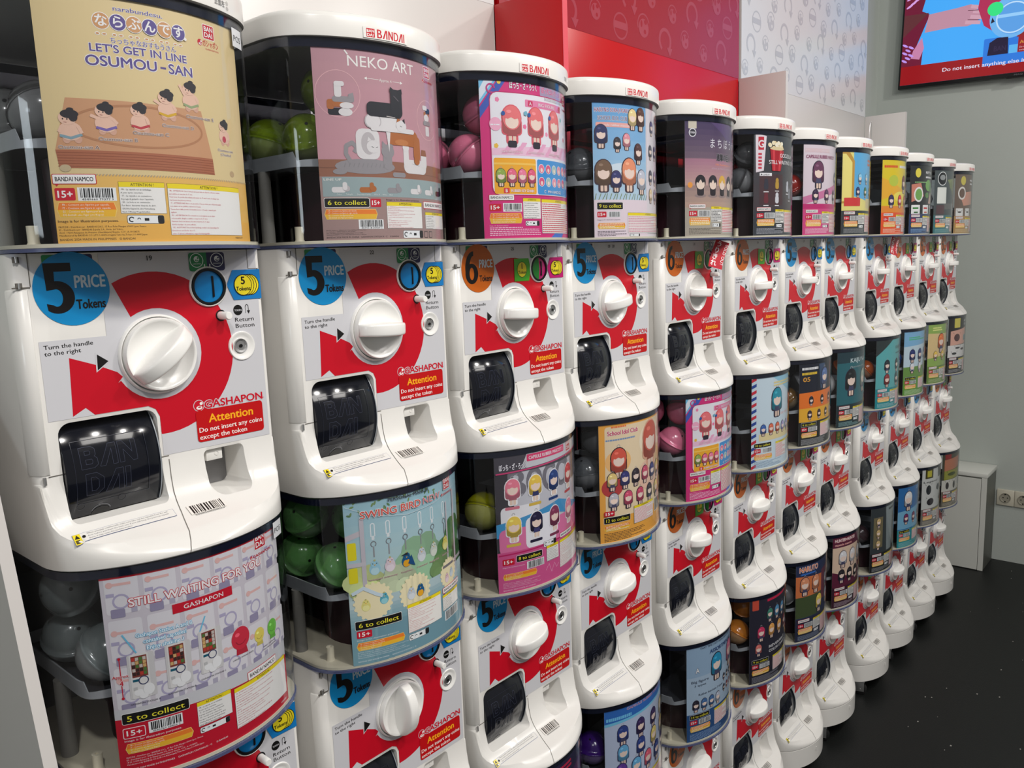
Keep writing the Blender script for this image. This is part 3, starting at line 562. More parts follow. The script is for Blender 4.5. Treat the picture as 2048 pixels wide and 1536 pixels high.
def t3():
    A = base((214, 42, 120)); W = (240, 236, 238)
    A.poly([(-112, 482), (-80, 482), (-112, 440)], (120, 196, 232)); A.poly([(-100, 482), (-84, 482), (-112, 446), (-112, 462)], (226, 232, 240)); A.poly([(-78, 482), (-64, 482), (-112, 420), (-112, 436)], (60, 90, 180))
    A.rr(-97, 306, 104, 460, 12, (190, 30, 100)); A.rr(-95.5, 307, 102, 458.5, 11, (236, 232, 236)); A.poly([(-95, 366), (100, 366), (100, 388), (-95, 376)], (240, 196, 216))
    for i in range(8):
        for j in range(3): A.poly([(-80 + i * 22 + j * 6, 368 + j * 6), (-70 + i * 22 + j * 6, 368 + j * 6), (-66 + i * 22 + j * 6, 374 + j * 6), (-76 + i * 22 + j * 6, 374 + j * 6)], (236, 170, 200))
    A.text('ぼっち・ざ・ろっく', -62, 466, 8.5, W, w=54, bold=.04, halo=(150, 20, 80)); A.rr(0, 460, 72, 477, 2, (170, 150, 180)); A.text('ぼっちコレクション', 36, 465, 7, (214, 60, 130), w=64, al='c', bold=.05, halo=(240, 220, 230), hw=.04)
    A.text('BOCCHI COLLECTION', 40, 454, 4, W, w=58, al='c', bold=.04, halo=(70, 60, 90)); A.rr(-34, 440, 66, 451, 1.5, (232, 130, 170)); A.rr(-28, 441.5, -18, 449.5, 1, (206, 40, 90)); A.text('A', -23, 443, 5, W, al='c', bold=.04); A.text('BIG FIGURE', 18, 443, 5, W, w=46, al='c', bold=.03, halo=(222, 90, 140), hw=.03); A.ell(60, 445.5, 4, 4, (200, 40, 70)); A.text('3', 60, 443.4, 4, W, al='c')
    bandai_mark(A, 78, 455, 94, 471); gashapon(A, 76, 447, 3, 24)
    A.arc(-94, 464, 5, 7.5, 0, 300, (196, 60, 130), n=14); A.ell(-80, 474, 3.4, 3.4, (244, 206, 60), n=10)
    for x in (-60, -12, 38): charm(A, x, 413, 1.5, (236, 118, 120), (244, 190, 180), (222, 90, 104), False); A.rr(x - 8, 378, x + 8, 388, 3, (44, 36, 50)); A.ell(x - 15, 428, 3.4, 3.4, (40, 90, 160), n=10); A.text('HITORI GOTOH', x, 370, 3, W, w=36, al='c', bold=.05, halo=(216, 70, 130))
    for x, z, c in ((-84, 448, (240, 130, 170)), (-88, 380, (240, 190, 70)), (-36, 410, (240, 120, 160)), (14, 402, (240, 150, 180)), (66, 430, (120, 190, 190)), (80, 400, (206, 60, 100)), (92, 384, (240, 150, 180)), (-34, 430, (120, 180, 200))): A.ell(x, z, 4, 4, c, n=5); 
    A.ell(-88, 412, 10, 10, (244, 176, 200)); bars(A, -96, 409, -80, 413, 1, W)
    A.rr(-93, 308, -15, 362, 3, (244, 174, 40)); A.rr(-12, 308, 100, 362, 3, (66, 150, 214)); A.rect(-93, 352, -15, 355, (248, 200, 90))
    for i, c in enumerate(((150, 176, 80), (236, 110, 140), (240, 130, 160), (232, 96, 130))): charm(A, -82 + i * 19, 333, .72, c)
    for r in range(2):
        for i in range(6): A.ell(-2 + i * 18, 348 - r * 20, 7.5, 7.5, W, n=14); A.ell(-2 + i * 18, 348 - r * 20, 6.6, 6.6, ((236, 120, 150), (222, 90, 130), (170, 200, 190), (240, 150, 170))[(i + r) % 4], n=14); A.ell(-2 + i * 18, 346 - r * 20, 3, 3.4, (246, 220, 206), n=8)
    A.rr(-78, 309, -68, 317, 1, (222, 60, 60)); A.text('B', -73, 310.5, 5, W, al='c', bold=.04); A.text('RUBBER KEY CHAIN', -65, 311, 4, W, w=44, bold=.04, halo=(222, 120, 30)); A.text('C', 6, 310.5, 5, W, al='c', bold=.04, halo=(30, 90, 170)); A.text('PIN BADGE', 14, 311, 4, W, w=44, bold=.04, halo=(30, 90, 170))
    A.poly([(20, 240), (60, 240), (78, 256), (60, 262)], (60, 110, 200))
    info(A, (250, 210, 226), True, seed=5); return A
def kids(A, rows, pal, seed=1, k=.62, x0=-95, x1=100, edge=(50, 40, 60)):
    rn = random.Random(seed)
    for z, n in rows:
        for i in range(n): charm(A, x0 + (x1 - x0) * (i + .5) / n, z, k, rn.choice(pal), rn.choice([(240, 230, 224), (226, 216, 206), (70, 70, 100)]), edge)
def m3():
    A = base((62, 58, 64)); W = (240, 236, 238); P = (214, 66, 120)
    A.rr(-80, 320, 108, 446, 6, (200, 198, 204)); A.rr(-104, 330, -30, 388, 8, (236, 232, 234))
    for i, ch in enumerate('BOCCHI'): A.text(ch, -88 + i * 34, 404, 44, (120, 116, 124), w=30, bold=.06)
    A.rect(PX0, 446, PX1, 482, (74, 70, 78)); A.poly([(-50, 482), (112, 482), (112, 456), (-66, 450)], (206, 204, 208)); A.line(-110, 446, 112, 455, 2.4, P); A.rr(-54, 461, 40, 473, 2, (222, 60, 110)); A.text('CAPSULE RUBBER MASCOT 2', -7, 464, 5.6, W, w=86, al='c', bold=.04)
    A.text('ぼっち・ざ・ろっく', -104, 452, 8, W, w=48, bold=.04, halo=(90, 80, 96)); bandai_mark(A, 50, 458, 68, 477); gashapon(A, 46, 450, 2.8, 30)
    A.poly([(PX0, 360), (20, 380), (112, 352), (112, 330), (20, 356), (PX0, 336)], (70, 150, 200)); A.rr(-108, 306, 112, 350, 10, (226, 120, 165)); A.rr(-60, 310, 10, 364, 10, (240, 236, 240))
    for x, z, c, b in ((-82, 414, (238, 130, 150), W), (-38, 414, (240, 200, 80), (46, 50, 100)), (6, 414, (44, 70, 130), W), (56, 414, (214, 60, 66), W), (-82, 350, (240, 206, 90), W), (-38, 350, (40, 34, 66), (60, 60, 110)), (6, 350, (140, 60, 90), W), (56, 350, (232, 140, 160), W)): charm(A, x, z, 1.2, c, b, (246, 242, 242)); A.rr(x - 14, z - 31, x + 12, z - 26, 1.5, tuple(v * .9 for v in c))
    A.rect(PX0, 240, PX1, 311, (210, 86, 140)); A.line(-110, 306, 112, 312, 2.4, (190, 30, 96)); age(A, -104, 288, -83, 299); collect(A, '8 to collect', -79, 291, -28, 302); barcode(A, -60, 275, -24, 288, '', 6); recyc(A, -24, 304, 8, 314); namco(A, 20, 308, 66, 317)
    attbox(A, -18, 277, 14, 305, (50, 50, 50), True, 8, ATT1); attbox(A, 18, 255, 104, 305, (205, 70, 90), True, 14, ATT2); A.text('Image is for illustration purposes.', -104, 283.5, 2, (246, 216, 230), w=40); hexbox(A, -104, 262, -40, 273, True); fine(A, LEG, -104, 256, 1.5, 2.6, 96, (250, 220, 232))
    A.path([(-20, 262), (-12, 272), (-6, 256), (2, 270), (8, 260), (14, 266)], .6, (244, 190, 214)); A.text('BANDAI 2024 MADE IN CHINA', -104, 243.5, 2, (250, 220, 232), w=60); return A
def t4():
    A = base((226, 218, 222)); A.grad(PX0, 306, 20, 482, (190, 212, 226), (96, 160, 212), 10); A.ell(-50, 356, 42, 16, (214, 226, 234)); W = (238, 236, 238)
    A.text('HASU NO SORA JOGAKUIN', -108, 460, 7, (150, 60, 104), w=82, bold=.03, halo=W); A.text('SCHOOL IDOL CLUB', -102, 446, 7, (80, 56, 110), w=64, bold=.03, halo=W); A.rr(-106, 434, -26, 442, 3, (240, 170, 160)); A.text('capsule rubber mascot', -66, 436, 3.4, W, w=66, al='c', bold=.03)
    for x, z, k, c in ((-96, 418, 1.1, (48, 52, 100)), (-62, 404, .7, (60, 56, 60)), (-40, 410, .8, (232, 150, 160)), (-24, 450, 1.0, (240, 214, 150)), (0, 452, 1.1, (96, 56, 44)), (-92, 350, 1.5, (120, 92, 70)), (-66, 340, 1.0, (60, 60, 110)), (-34, 352, 1.6, (238, 150, 110)), (2, 340, 1.2, (200, 200, 210)), (-8, 390, 1.0, (90, 60, 60))): charm(A, x, z, k, c, (224, 216, 214), (70, 50, 60), False)
    for i in range(18): A.line(-110 + i * 7.4, 306, -107 + i * 7.4 + (i % 3) * 2, 318, 1.4, (120, 136, 84))
    A.rect(22, 240, PX1, 482, (226, 216, 220)); kids(A, ((440, 2), (396, 3), (350, 3), (316, 3)), [(240, 180, 150), (90, 80, 130), (170, 150, 190), (60, 56, 80), (230, 200, 150)], 4, .72, 26, 108); bandai_mark(A, 70, 452, 86, 468)
    A.rect(PX0, 240, 22, 307, (232, 214, 220)); collect(A, '9 to collect', -106, 290, -52, 302); age(A, -106, 276, -88, 286); barcode(A, -85, 276, -58, 286, '', 3); A.text('Image is for illustration purposes.', -106, 270.5, 2, (70, 60, 70), w=48); hexbox(A, -106, 255, -46, 266, False); attbox(A, -40, 247, 92, 284, (222, 140, 160), False, 10); bars(A, -106, 242, -44, 252, 4, (80, 66, 76)); recyc(A, -36, 241, -6, 246); return A
def m4():
    A = base((240, 170, 70)); A.rr(-100, 290, 108, 470, 6, (238, 214, 176)); W = (244, 238, 232)
    for x, z, r, c in ((30, 430, 46, (244, 226, 196)), (70, 380, 40, (226, 190, 140)), (-70, 400, 30, (246, 190, 120)), (20, 360, 40, (238, 196, 170)), (-84, 350, 24, (190, 60, 60)), (90, 440, 26, (214, 180, 150))): A.ell(x, z, r, r * .8, c)
    bars(A, -86, 465, -50, 472, 1, (240, 120, 60)); A.text('School Idol Club', -94, 453, 8.5, (206, 40, 90), w=74, bold=.05, halo=W); bars(A, -98, 440, -26, 447, 1, (120, 150, 190))
    charm(A, 26, 420, 2.6, (206, 90, 70), (246, 226, 206), (226, 170, 140), False); charm(A, -70, 398, 1.6, (222, 90, 70)); kids(A, ((362, 7), (322, 6)), [(226, 180, 90), (60, 52, 60), (60, 60, 120), (236, 206, 130), (190, 186, 196), (206, 80, 110)], 9, .95, -100, 104)
    bandai_mark(A, 84, 455, 100, 471, (226, 130, 110)); age(A, -104, 294, -82, 304); collect(A, '12 to collect', -104, 279, -44, 291); hexbox(A, -104, 263, -44, 275, False); attbox(A, -34, 268, 34, 304, (226, 130, 130), False, 12); barcode(A, 44, 272, 80, 300, '', 2, (226, 214, 196)); bars(A, -104, 242, 0, 260, 6, (110, 80, 50)); return A
def t5():
    A = base((60, 44, 80)); A.grad(PX0, 300, PX1, 482, (190, 160, 140), (58, 42, 84), 16); A.rect(PX0, 240, PX1, 300, (176, 166, 150)); A.grad(PX0, 345, PX1, 400, (196, 160, 150), (168, 116, 136), 8); W = (236, 232, 236)
    A.poly([(-60, 482), (30, 482), (100, 410), (20, 440)], (88, 66, 112))
    A.rr(-104, 460, -84, 476, 1.5, (210, 200, 180)); A.ell(-94, 452, 9, 9, (226, 222, 226)); A.ell(-94, 452, 7, 7, (36, 32, 44)); A.text('10th', -94, 450, 4.5, W, w=11, al='c', bold=.04)
    A.text('ま ち ぼ う け', -46, 424, 15, W, w=116, bold=.0); A.text('進撃の巨人', 6, 398, 11, (40, 34, 40), w=64, al='c', bold=.06, halo=(150, 140, 150)); A.text('10th Anniversary ver.', 6, 387, 4, (240, 150, 110), w=70, al='c', bold=.02); A.text('ATTACK ON TITAN STILL WAITING FOR YOU', 6, 379, 3, (206, 186, 200), w=96, al='c')
    for x, c in ((-74, (36, 30, 36)), (-38, (46, 42, 50)), (-4, (226, 176, 70)), (30, (52, 46, 56)), (66, (110, 100, 110))): A.ell(x, 324, 15, 4, (150, 130, 126)); A.rr(x - 9, 324, x + 9, 345, 5, (40, 34, 40)); A.ell(x, 352, 14, 15, c); A.ell(x, 347, 11, 10, (238, 214, 196)); A.poly([(x - 12, 354), (x - 6, 350), (x, 358), (x + 5, 350), (x + 12, 354), (x + 8, 364), (x - 8, 364)], c)
    A.ell(-100, 346, 6, 6, (240, 160, 70)); bandai_mark(A, 70, 454, 86, 470, (190, 50, 80)); info(A, (80, 70, 60), False, seed=9); return A
def t6():
    A = base((54, 58, 64)); A.grad(PX0, 300, PX1, 482, (70, 58, 62), (52, 60, 66), 6); W = (234, 230, 230)
    A.poly([(-108, 478), (-76, 472), (-84, 392), (-106, 388)], (234, 220, 224)); A.rect(-100, 440, -84, 470, (196, 24, 50)); A.text('G', -92, 446, 16, W, al='c', bold=.06)
    for i in range(5): A.rect(-100, 396 + i * 8, -90, 401 + i * 8, (206, 60, 80))
    for i in range(26): A.ell(-40 + 26 * math.cos(i * 2.4) * ((i % 5) / 5 + .2), 448 + 9 * math.sin(i * 1.7), 6, 5, ((240, 226, 190), (232, 210, 160), (246, 236, 210))[i % 3], n=9)
    A.poly([(-66, 444), (-12, 440), (-26, 392), (-58, 392)], (176, 20, 40)); A.poly([(-58, 443), (-50, 443), (-48, 392), (-54, 392)], (214, 60, 70)); A.poly([(-30, 441), (-22, 441), (-30, 392), (-36, 392)], (214, 60, 70)); A.ell(-39, 444, 27, 4, (226, 206, 160))
    A.text('GODZILLA', 4, 424, 9, W, w=66, al='c', bold=.02); A.text('STILL WAITING FOR YOU', 6, 408, 9, W, w=150, al='c', bold=.02)
    A.rect(-96, 312, -14, 384, (74, 48, 52)); A.rect(-96, 380, -58, 387, W); A.text('▶ LINEUP', -92, 381.5, 3.4, (30, 30, 34), w=26)
    for x, z, c in ((-76, 360, (50, 50, 62)), (-38, 362, (190, 150, 60)), (-76, 328, (110, 40, 50)), (-38, 328, (214, 212, 216)), (14, 356, (200, 200, 206)), (30, 340, (150, 150, 160))): A.rr(x - 7, z - 12, x + 7, z + 6, 5, c); A.ell(x, z + 8, 6, 6, c); A.rect(x - 8, z - 18, x + 8, z - 16, W)
    info(A, (190, 190, 196), False, seed=11); return A
def simple(bg, bands=(), words=(), toys=(), legend=(200, 196, 200), boxes=(), lowcol=None, mode='info', n=None, seed=1, ovals=()):
    A = base(bg)
    for b in bands: A.poly(b[0], b[1])
    for o in ovals: A.ell(*o[0], o[1])
    for (x0, z0, x1, z1), c in boxes:
        if sum(c) < 215 and x1 - x0 < 62 and z0 < 410: A.ell((x0 + x1) / 2, (z0 + z1) / 2, (x1 - x0) / 2, (z1 - z0) / 2, c); A.line(x0, z1, x0 - 5, z1 + 6, 1.4, c); A.line(x1, z1, x1 + 5, z1 + 6, 1.4, c)
        else: A.rr(x0, z0, x1, z1, 2, c)
    for args, kw in toys: kids(A, args, **kw)
    for t, x, z, h, wd, c, halo in words:
        if t == '~': bars(A, x, z - h * .2, x + wd, z + h * 1.2, 2 if h > 9 else 1, c, .6, seed)   # lettering too small to read
        else: A.text(t, x, z, h, c, w=wd, bold=.04, halo=halo)
    if lowcol: A.rect(PX0, 240, PX1, 309, lowcol)
    if mode == 'info': info(A, legend, False, seed=seed)
    else:
        collect(A, n, -104, 296, -48, 307); age(A, -104, 282, -84, 293); barcode(A, -80, 281, -44, 293, '', seed); hexbox(A, -104, 264, -44, 278, False); attbox(A, -30, 262, 30, 304, (222, 110, 120), False, 12); attbox(A, 34, 266, 92, 304, (60, 60, 60), False, 10); bars(A, -104, 243, 0, 260, 6, legend, .4, seed)
    bandai_mark(A, 82, 458, 97, 472)
    return A
W_ = (240, 238, 236); FULL = lambda z0, z1: [(PX0, z0), (PX1, z0), (PX1, z1), (PX0, z1)]
HAIRS = [(96, 50, 90), (60, 40, 70), (240, 206, 110), (160, 70, 90), (40, 40, 50)]
POSTERS = {
 (0, 0): t1, (1, 0): t2, (2, 0): t3, (3, 0): t4, (4, 0): t5, (5, 0): t6,
 (6, 0): lambda: simple((222, 206, 212), [([(-112, 340), (-112, 320), (112, 372), (112, 392)], (206, 120, 160)), (FULL(300, 322), (196, 40, 110))], [('MONOGATARI', -106, 456, 8, 96, W_, (206, 60, 90)), ('CAPSULE RUBBER MASCOT', -104, 440, 8, 130, (120, 60, 90), (206, 150, 170))], [(((398, 1),), dict(pal=[(110, 60, 90)], k=1.9, x0=-90, x1=-30)), (((390, 2),), dict(pal=[(120, 110, 120), (60, 60, 70)], k=.9, x0=20, x1=100)), (((342, 4),), dict(pal=HAIRS, k=.95))], (250, 220, 232), lowcol=(214, 70, 130), seed=21),
 (7, 0): lambda: simple((236, 222, 130), [([(-70, 482), (112, 482), (112, 320), (-70, 350)], (96, 176, 220)), ([(-112, 482), (-92, 482), (-66, 450), (-66, 330), (-112, 330)], (196, 150, 60)), ([(-112, 470), (-100, 470), (-76, 446), (-76, 336), (-112, 336)], (240, 224, 130))], [('~', 10, 440, 16, 60, (222, 110, 70), None)], [(((400, 4),), dict(pal=[(150, 206, 230), (236, 190, 150)], k=.8, x0=-60, x1=104)), (((362, 4),), dict(pal=[(60, 130, 90), (50, 60, 110), (240, 180, 130), (70, 150, 190)], k=.8, x0=-70, x1=104))], (170, 170, 170), boxes=[((-104, 322, -36, 346), (214, 60, 60)), ((0, 316, 100, 344), (226, 206, 150))], lowcol=(54, 60, 62), seed=22),
 (8, 0): lambda: simple((226, 200, 40), [([(20, 482), (112, 482), (112, 320), (60, 330)], (170, 186, 60)), ([(-112, 350), (0, 380), (-112, 420)], (236, 176, 50)), (FULL(300, 330), (232, 140, 50))], [('~', -104, 450, 9, 70, (222, 60, 40), W_), ('~', -30, 450, 9, 120, W_, (200, 120, 30))], [(((400, 1),), dict(pal=[(120, 30, 50)], k=1.5, x0=-30, x1=50)), (((345, 4),), dict(pal=[(222, 50, 50), (60, 50, 90), (206, 60, 90), (240, 214, 160)], k=1.1))], (250, 226, 200), lowcol=(232, 84, 36), seed=23, ovals=[((-60, 410, 24, 18), (190, 200, 70)), ((60, 430, 30, 20), (196, 206, 90)), ((-20, 360, 40, 16), (240, 220, 90))]),
 (9, 0): lambda: simple((40, 42, 44), [([(-106, 410), (-60, 416), (-40, 370), (-104, 350)], (206, 130, 110)), ([(20, 384), (112, 390), (112, 344), (0, 346)], (222, 182, 164))], [('REPTILE', -30, 448, 8, 64, W_, None), ('~', -30, 432, 7, 124, W_, None), ('~', -92, 416, 4, 70, (150, 200, 130), None)], [], (150, 190, 230), boxes=[((-104, 306, -62, 340), (236, 234, 230)), ((-44, 306, 2, 340), (236, 234, 230)), ((22, 306, 68, 340), (236, 234, 230)), ((80, 306, 110, 340), (236, 234, 230)), ((-98, 326, -70, 332), (70, 140, 70)), ((-92, 312, -72, 317), (60, 110, 60)), ((-38, 326, -8, 332), (206, 60, 60)), ((-34, 312, -12, 317), (206, 90, 60)), ((28, 326, 58, 332), (60, 150, 170)), ((30, 312, 56, 317), (60, 130, 150))], lowcol=(44, 62, 100), seed=24, ovals=[((-76, 450, 14, 16), (232, 214, 80)), ((-70, 376, 24, 26), (236, 234, 230)), ((-70, 376, 18, 20), (120, 170, 90)), ((-4, 408, 26, 20), (120, 176, 86)), ((34, 400, 30, 18), (96, 150, 80)), ((70, 372, 26, 14), (130, 170, 100)), ((-14, 374, 16, 10), (90, 140, 70))]),
 (10, 0): lambda: simple((76, 84, 84), [([(-40, 440), (60, 450), (112, 400), (30, 380)], (136, 146, 96)), ([(-60, 352), (112, 356), (112, 336), (-60, 330)], (104, 104, 100))], [], [], (150, 190, 190), boxes=[((-98, 352, -46, 412), (230, 230, 220)), ((-100, 312, -56, 346), (96, 74, 76)), ((24, 306, 54, 352), (222, 222, 220))], lowcol=(66, 118, 120), seed=25, ovals=[((-72, 444, 26, 26), (226, 226, 222)), ((-72, 444, 23, 23), (36, 38, 40)), ((-72, 448, 15, 10), (150, 152, 150)), ((-76, 378, 10, 18), (52, 58, 52)), ((-56, 390, 5, 8), (60, 60, 60)), ((0, 420, 22, 14), (120, 132, 84)), ((50, 400, 16, 18), (110, 118, 92)), ((38, 336, 8, 8), (150, 60, 70)), ((-80, 328, 14, 9), (150, 130, 130))]),
 (11, 0): lambda: simple((116, 100, 88), [([(-90, 400), (20, 410), (60, 360), (-60, 350)], (206, 150, 128)), ([(20, 420), (112, 430), (112, 360), (40, 360)], (96, 90, 84))], [('~', -10, 448, 7, 100, W_, None), ('~', -10, 434, 7, 90, W_, None)], [], (220, 200, 160), boxes=[((-104, 308, -62, 340), (222, 220, 214)), ((-46, 308, -4, 340), (222, 220, 214)), ((12, 308, 54, 340), (222, 220, 214)), ((-94, 322, -72, 328), (60, 50, 46)), ((-38, 322, -14, 328), (60, 50, 46)), ((20, 322, 44, 328), (60, 50, 46))], lowcol=(176, 140, 90), seed=26, ovals=[((-66, 450, 16, 18), (206, 190, 90)), ((-72, 400, 24, 26), (224, 218, 210)), ((-72, 400, 17, 19), (112, 92, 80))]),
 (0, 1): m1, (1, 1): m2, (2, 1): m3, (3, 1): m4, (4, 1): t3,
 (5, 1): lambda: simple((206, 222, 230), [([(-112 + 0, 240 + i * 16), (-98, 246 + i * 16), (-98, 254 + i * 16), (-112, 248 + i * 16)], ((206, 40, 60), (40, 70, 150))[i % 2]) for i in range(15)] + [([(-60, 482), (112, 482), (112, 400), (20, 440)], (150, 200, 220)), ([(-90, 330), (112, 340), (112, 312), (-90, 312)], (232, 214, 160))], [('~', -40, 450, 10, 96, (240, 220, 150), (80, 150, 180)), ('BIG FIGURE', -6, 372, 5, 60, W_, (206, 50, 80))], [(((408, 1),), dict(pal=[(40, 150, 170)], k=2.0, x0=-60, x1=10)), (((408, 1),), dict(pal=[(50, 110, 130)], k=1.6, x0=40, x1=100)), (((340, 7),), dict(pal=[(222, 110, 80), (60, 100, 170), (222, 150, 110), (170, 160, 200)], k=.8, x0=-90))], (120, 150, 180), mode='n', n='10 to collect', seed=31),
 (6, 1): lambda: simple((30, 34, 48), [([(-112, 392), (112, 396), (112, 308), (-112, 308)], (236, 120, 40)), (FULL(308, 348), (236, 176, 50)), ([(-40, 470), (-10, 470), (10, 400), (-30, 400)], (60, 80, 110)), ([(30, 470), (80, 470), (60, 400), (36, 400)], (110, 40, 50))], [('~', -104, 456, 8, 60, W_, (50, 60, 150)), ('~', -104, 442, 8, 56, (240, 200, 60), (170, 30, 60)), ('05', -100, 424, 12, 24, (240, 170, 60), None)], [(((428, 1),), dict(pal=[(96, 120, 170)], k=1.6, x0=-50, x1=30)), (((368, 4),), dict(pal=[(40, 40, 44), (150, 150, 156)], k=.7)), (((328, 5),), dict(pal=[(60, 40, 44), (230, 230, 230), (130, 90, 60)], k=.7))], (190, 190, 190), lowcol=(34, 34, 34), mode='n', n='6 to collect', seed=32),
 (7, 1): lambda: simple((36, 62, 70), [([(-112, 440), (112, 440), (112, 312), (-112, 312)], (44, 104, 112)), ([(0, 482), (112, 482), (112, 420), (60, 440)], (70, 84, 90))], [('KAIJU No.8', -60, 440, 13, 110, (206, 222, 222), None), ('capsule figure collection', -54, 424, 4, 90, (60, 90, 96), (220, 230, 230))], [(((380, 1),), dict(pal=[(34, 36, 38)], k=2.2, x0=-90, x1=-20)), (((380, 1),), dict(pal=[(180, 190, 170)], k=2.0, x0=-10, x1=60))], (150, 190, 190), lowcol=(30, 48, 52), seed=33),
 (8, 1): lambda: simple((96, 176, 176), [([(-112, 482), (-20, 482), (-112, 420)], (50, 60, 60)), ([(112, 400), (112, 330), (0, 312)], (60, 110, 110))], [('KAIJU No.8', -10, 440, 11, 90, (40, 70, 72), None), ('capsule rubber mascot', -10, 424, 5, 84, (50, 60, 62), None)], [(((384, 3), (336, 3)), dict(pal=[(40, 50, 56), (150, 60, 60), (60, 90, 90)], k=1.2))], (180, 220, 220), lowcol=(30, 140, 146), seed=34),
 (9, 1): lambda: simple((130, 180, 214), [([(-112, 420), (112, 430), (112, 340), (-112, 340)], (196, 214, 222)), (FULL(308, 345), (110, 150, 70))], [('~', -90, 444, 10, 110, (80, 190, 120), W_)], [(((385, 4),), dict(pal=[(40, 50, 110), (120, 60, 110), (220, 220, 226)], k=1.3)), (((340, 4),), dict(pal=[(226, 226, 230), (120, 60, 90)], k=1.0))], (214, 230, 190), lowcol=(96, 150, 56), mode='n', n='5 to collect', seed=35),
 (10, 1): lambda: simple((150, 180, 90), [([(-112, 440), (112, 430), (112, 360), (-112, 340)], (226, 196, 140)), ([(20, 482), (112, 482), (112, 440), (40, 440)], (222, 90, 60))], [('~', 20, 450, 12, 76, W_, (214, 60, 40)), ('~', -90, 450, 12, 60, (240, 240, 150), None)], [(((400, 1),), dict(pal=[(240, 120, 50)], k=2.0, x0=-70, x1=0)), (((350, 4),), dict(pal=[(240, 200, 90), (222, 90, 70), (150, 180, 90)], k=1.0))], (200, 210, 160), lowcol=(110, 140, 66), seed=36),
 (11, 1): lambda: simple((48, 46, 46), [([(-100, 420), (112, 440), (112, 366), (-100, 360)], (222, 170, 150)), (FULL(308, 360), (222, 218, 212))], [('REPTILES', 0, 456, 8, 84, W_, None), ('CARABINER', 0, 442, 8, 84, W_, None)], [], (190, 190, 190), boxes=[((-80, 434, -40, 474), (214, 200, 90)), ((-80, 376, -40, 408), (90, 60, 60)), ((0, 376, 60, 400), (90, 140, 150)), ((-90, 320, -60, 330), (50, 50, 50)), ((-30, 336, 10, 346), (70, 60, 60)), ((40, 322, 84, 334), (60, 56, 60)), ((-70, 344, -36, 352), (60, 56, 60))], lowcol=(46, 44, 46), seed=37),
 (0, 2): lambda: simple((120, 60, 110), [(FULL(320, 430), (190, 130, 170))], [], [(((380, 4), (340, 5)), dict(pal=HAIRS, k=1.0))], lowcol=(90, 40, 80), seed=41),
 (1, 2): lambda: simple((70, 110, 170), [(FULL(320, 430), (150, 190, 220))], [], [(((380, 4), (340, 5)), dict(pal=HAIRS, k=1.0))], lowcol=(50, 80, 140), seed=42),
 (2, 2): lambda: simple((38, 34, 66), [([(-40, 420), (112, 450), (112, 380), (-112, 330)], (80, 40, 90))], [('~', -70, 452, 12, 110, (222, 40, 80), None)], [(((390, 4), (340, 5)), dict(pal=HAIRS, k=1.0))], lowcol=(34, 30, 60), seed=43),
 (3, 2): lambda: simple((190, 200, 222), [([(-112, 482), (112, 482), (112, 452), (-112, 440)], (50, 110, 190)), ([(-112, 446), (112, 456), (112, 452), (-112, 440)], (120, 200, 230))], [('CAPSULE RUBBER MASCOT', -60, 466, 5, 130, (150, 50, 130), W_), ('~', -108, 450, 8, 60, (120, 200, 240), W_)], [(((414, 4), (372, 4), (332, 5)), dict(pal=[(60, 40, 90), (50, 70, 140), (226, 100, 120), (230, 206, 120), (100, 60, 150), (110, 180, 220)], k=1.15, edge=(50, 50, 90)))], lowcol=(190, 196, 214), legend=(90, 90, 120), seed=44),
 (4, 2): lambda: simple((150, 176, 200), [(FULL(305, 400), (170, 190, 208))], [('THAT TIME I GOT REINCARNATED AS A SLIME', -76, 466, 5, 160, (50, 60, 80), None), ('ASSORTMENT 3', -46, 449, 9, 100, (50, 80, 130), None), ('A', -88, 410, 12, 10, W_, (40, 60, 110)), ('Big figure', -100, 386, 6, 50, (50, 60, 80), None), ('3 types', -92, 376, 5, 34, (50, 60, 80), None), ('Rubber keychain 5 types', -80, 352, 5, 86, (50, 60, 80), None)], [(((410, 1),), dict(pal=[(40, 150, 190)], k=1.8, x0=-50, x1=10, edge=(40, 36, 50))), (((418, 1),), dict(pal=[(222, 120, 150)], k=1.8, x0=20, x1=80, edge=(40, 36, 50))), (((328, 4),), dict(pal=[(70, 110, 160), (40, 36, 50), (236, 190, 90), (190, 196, 210)], k=.8, x0=-100, x1=-4)), (((368, 5), (340, 5)), dict(pal=[(60, 60, 70), (150, 60, 70), (170, 170, 176)], k=.5, x0=4))], (150, 180, 220), lowcol=(40, 80, 130), mode='n', n='14 to collect', seed=45),
 (5, 2): lambda: simple((42, 40, 54), [], [('~', -54, 462, 8, 100, (222, 40, 80), None), ('REVERSIBLE', -46, 330, 7, 90, W_, None), ('COLOR CHARM', -46, 318, 7, 90, W_, None)], [(((424, 5),), dict(pal=[(90, 150, 190), (60, 130, 110), (206, 60, 70), (190, 190, 200)], k=1.0, x0=-60)), (((378, 5),), dict(pal=[(236, 170, 90), (214, 60, 100), (230, 230, 226), (150, 60, 70)], k=1.1)), (((334, 1),), dict(pal=[(222, 120, 110)], k=.9, x0=-104, x1=-64))], (160, 160, 170), boxes=[((-104, 446, -84, 476), (206, 80, 60))], lowcol=(34, 32, 44), mode='n', n='9 to collect', seed=46),
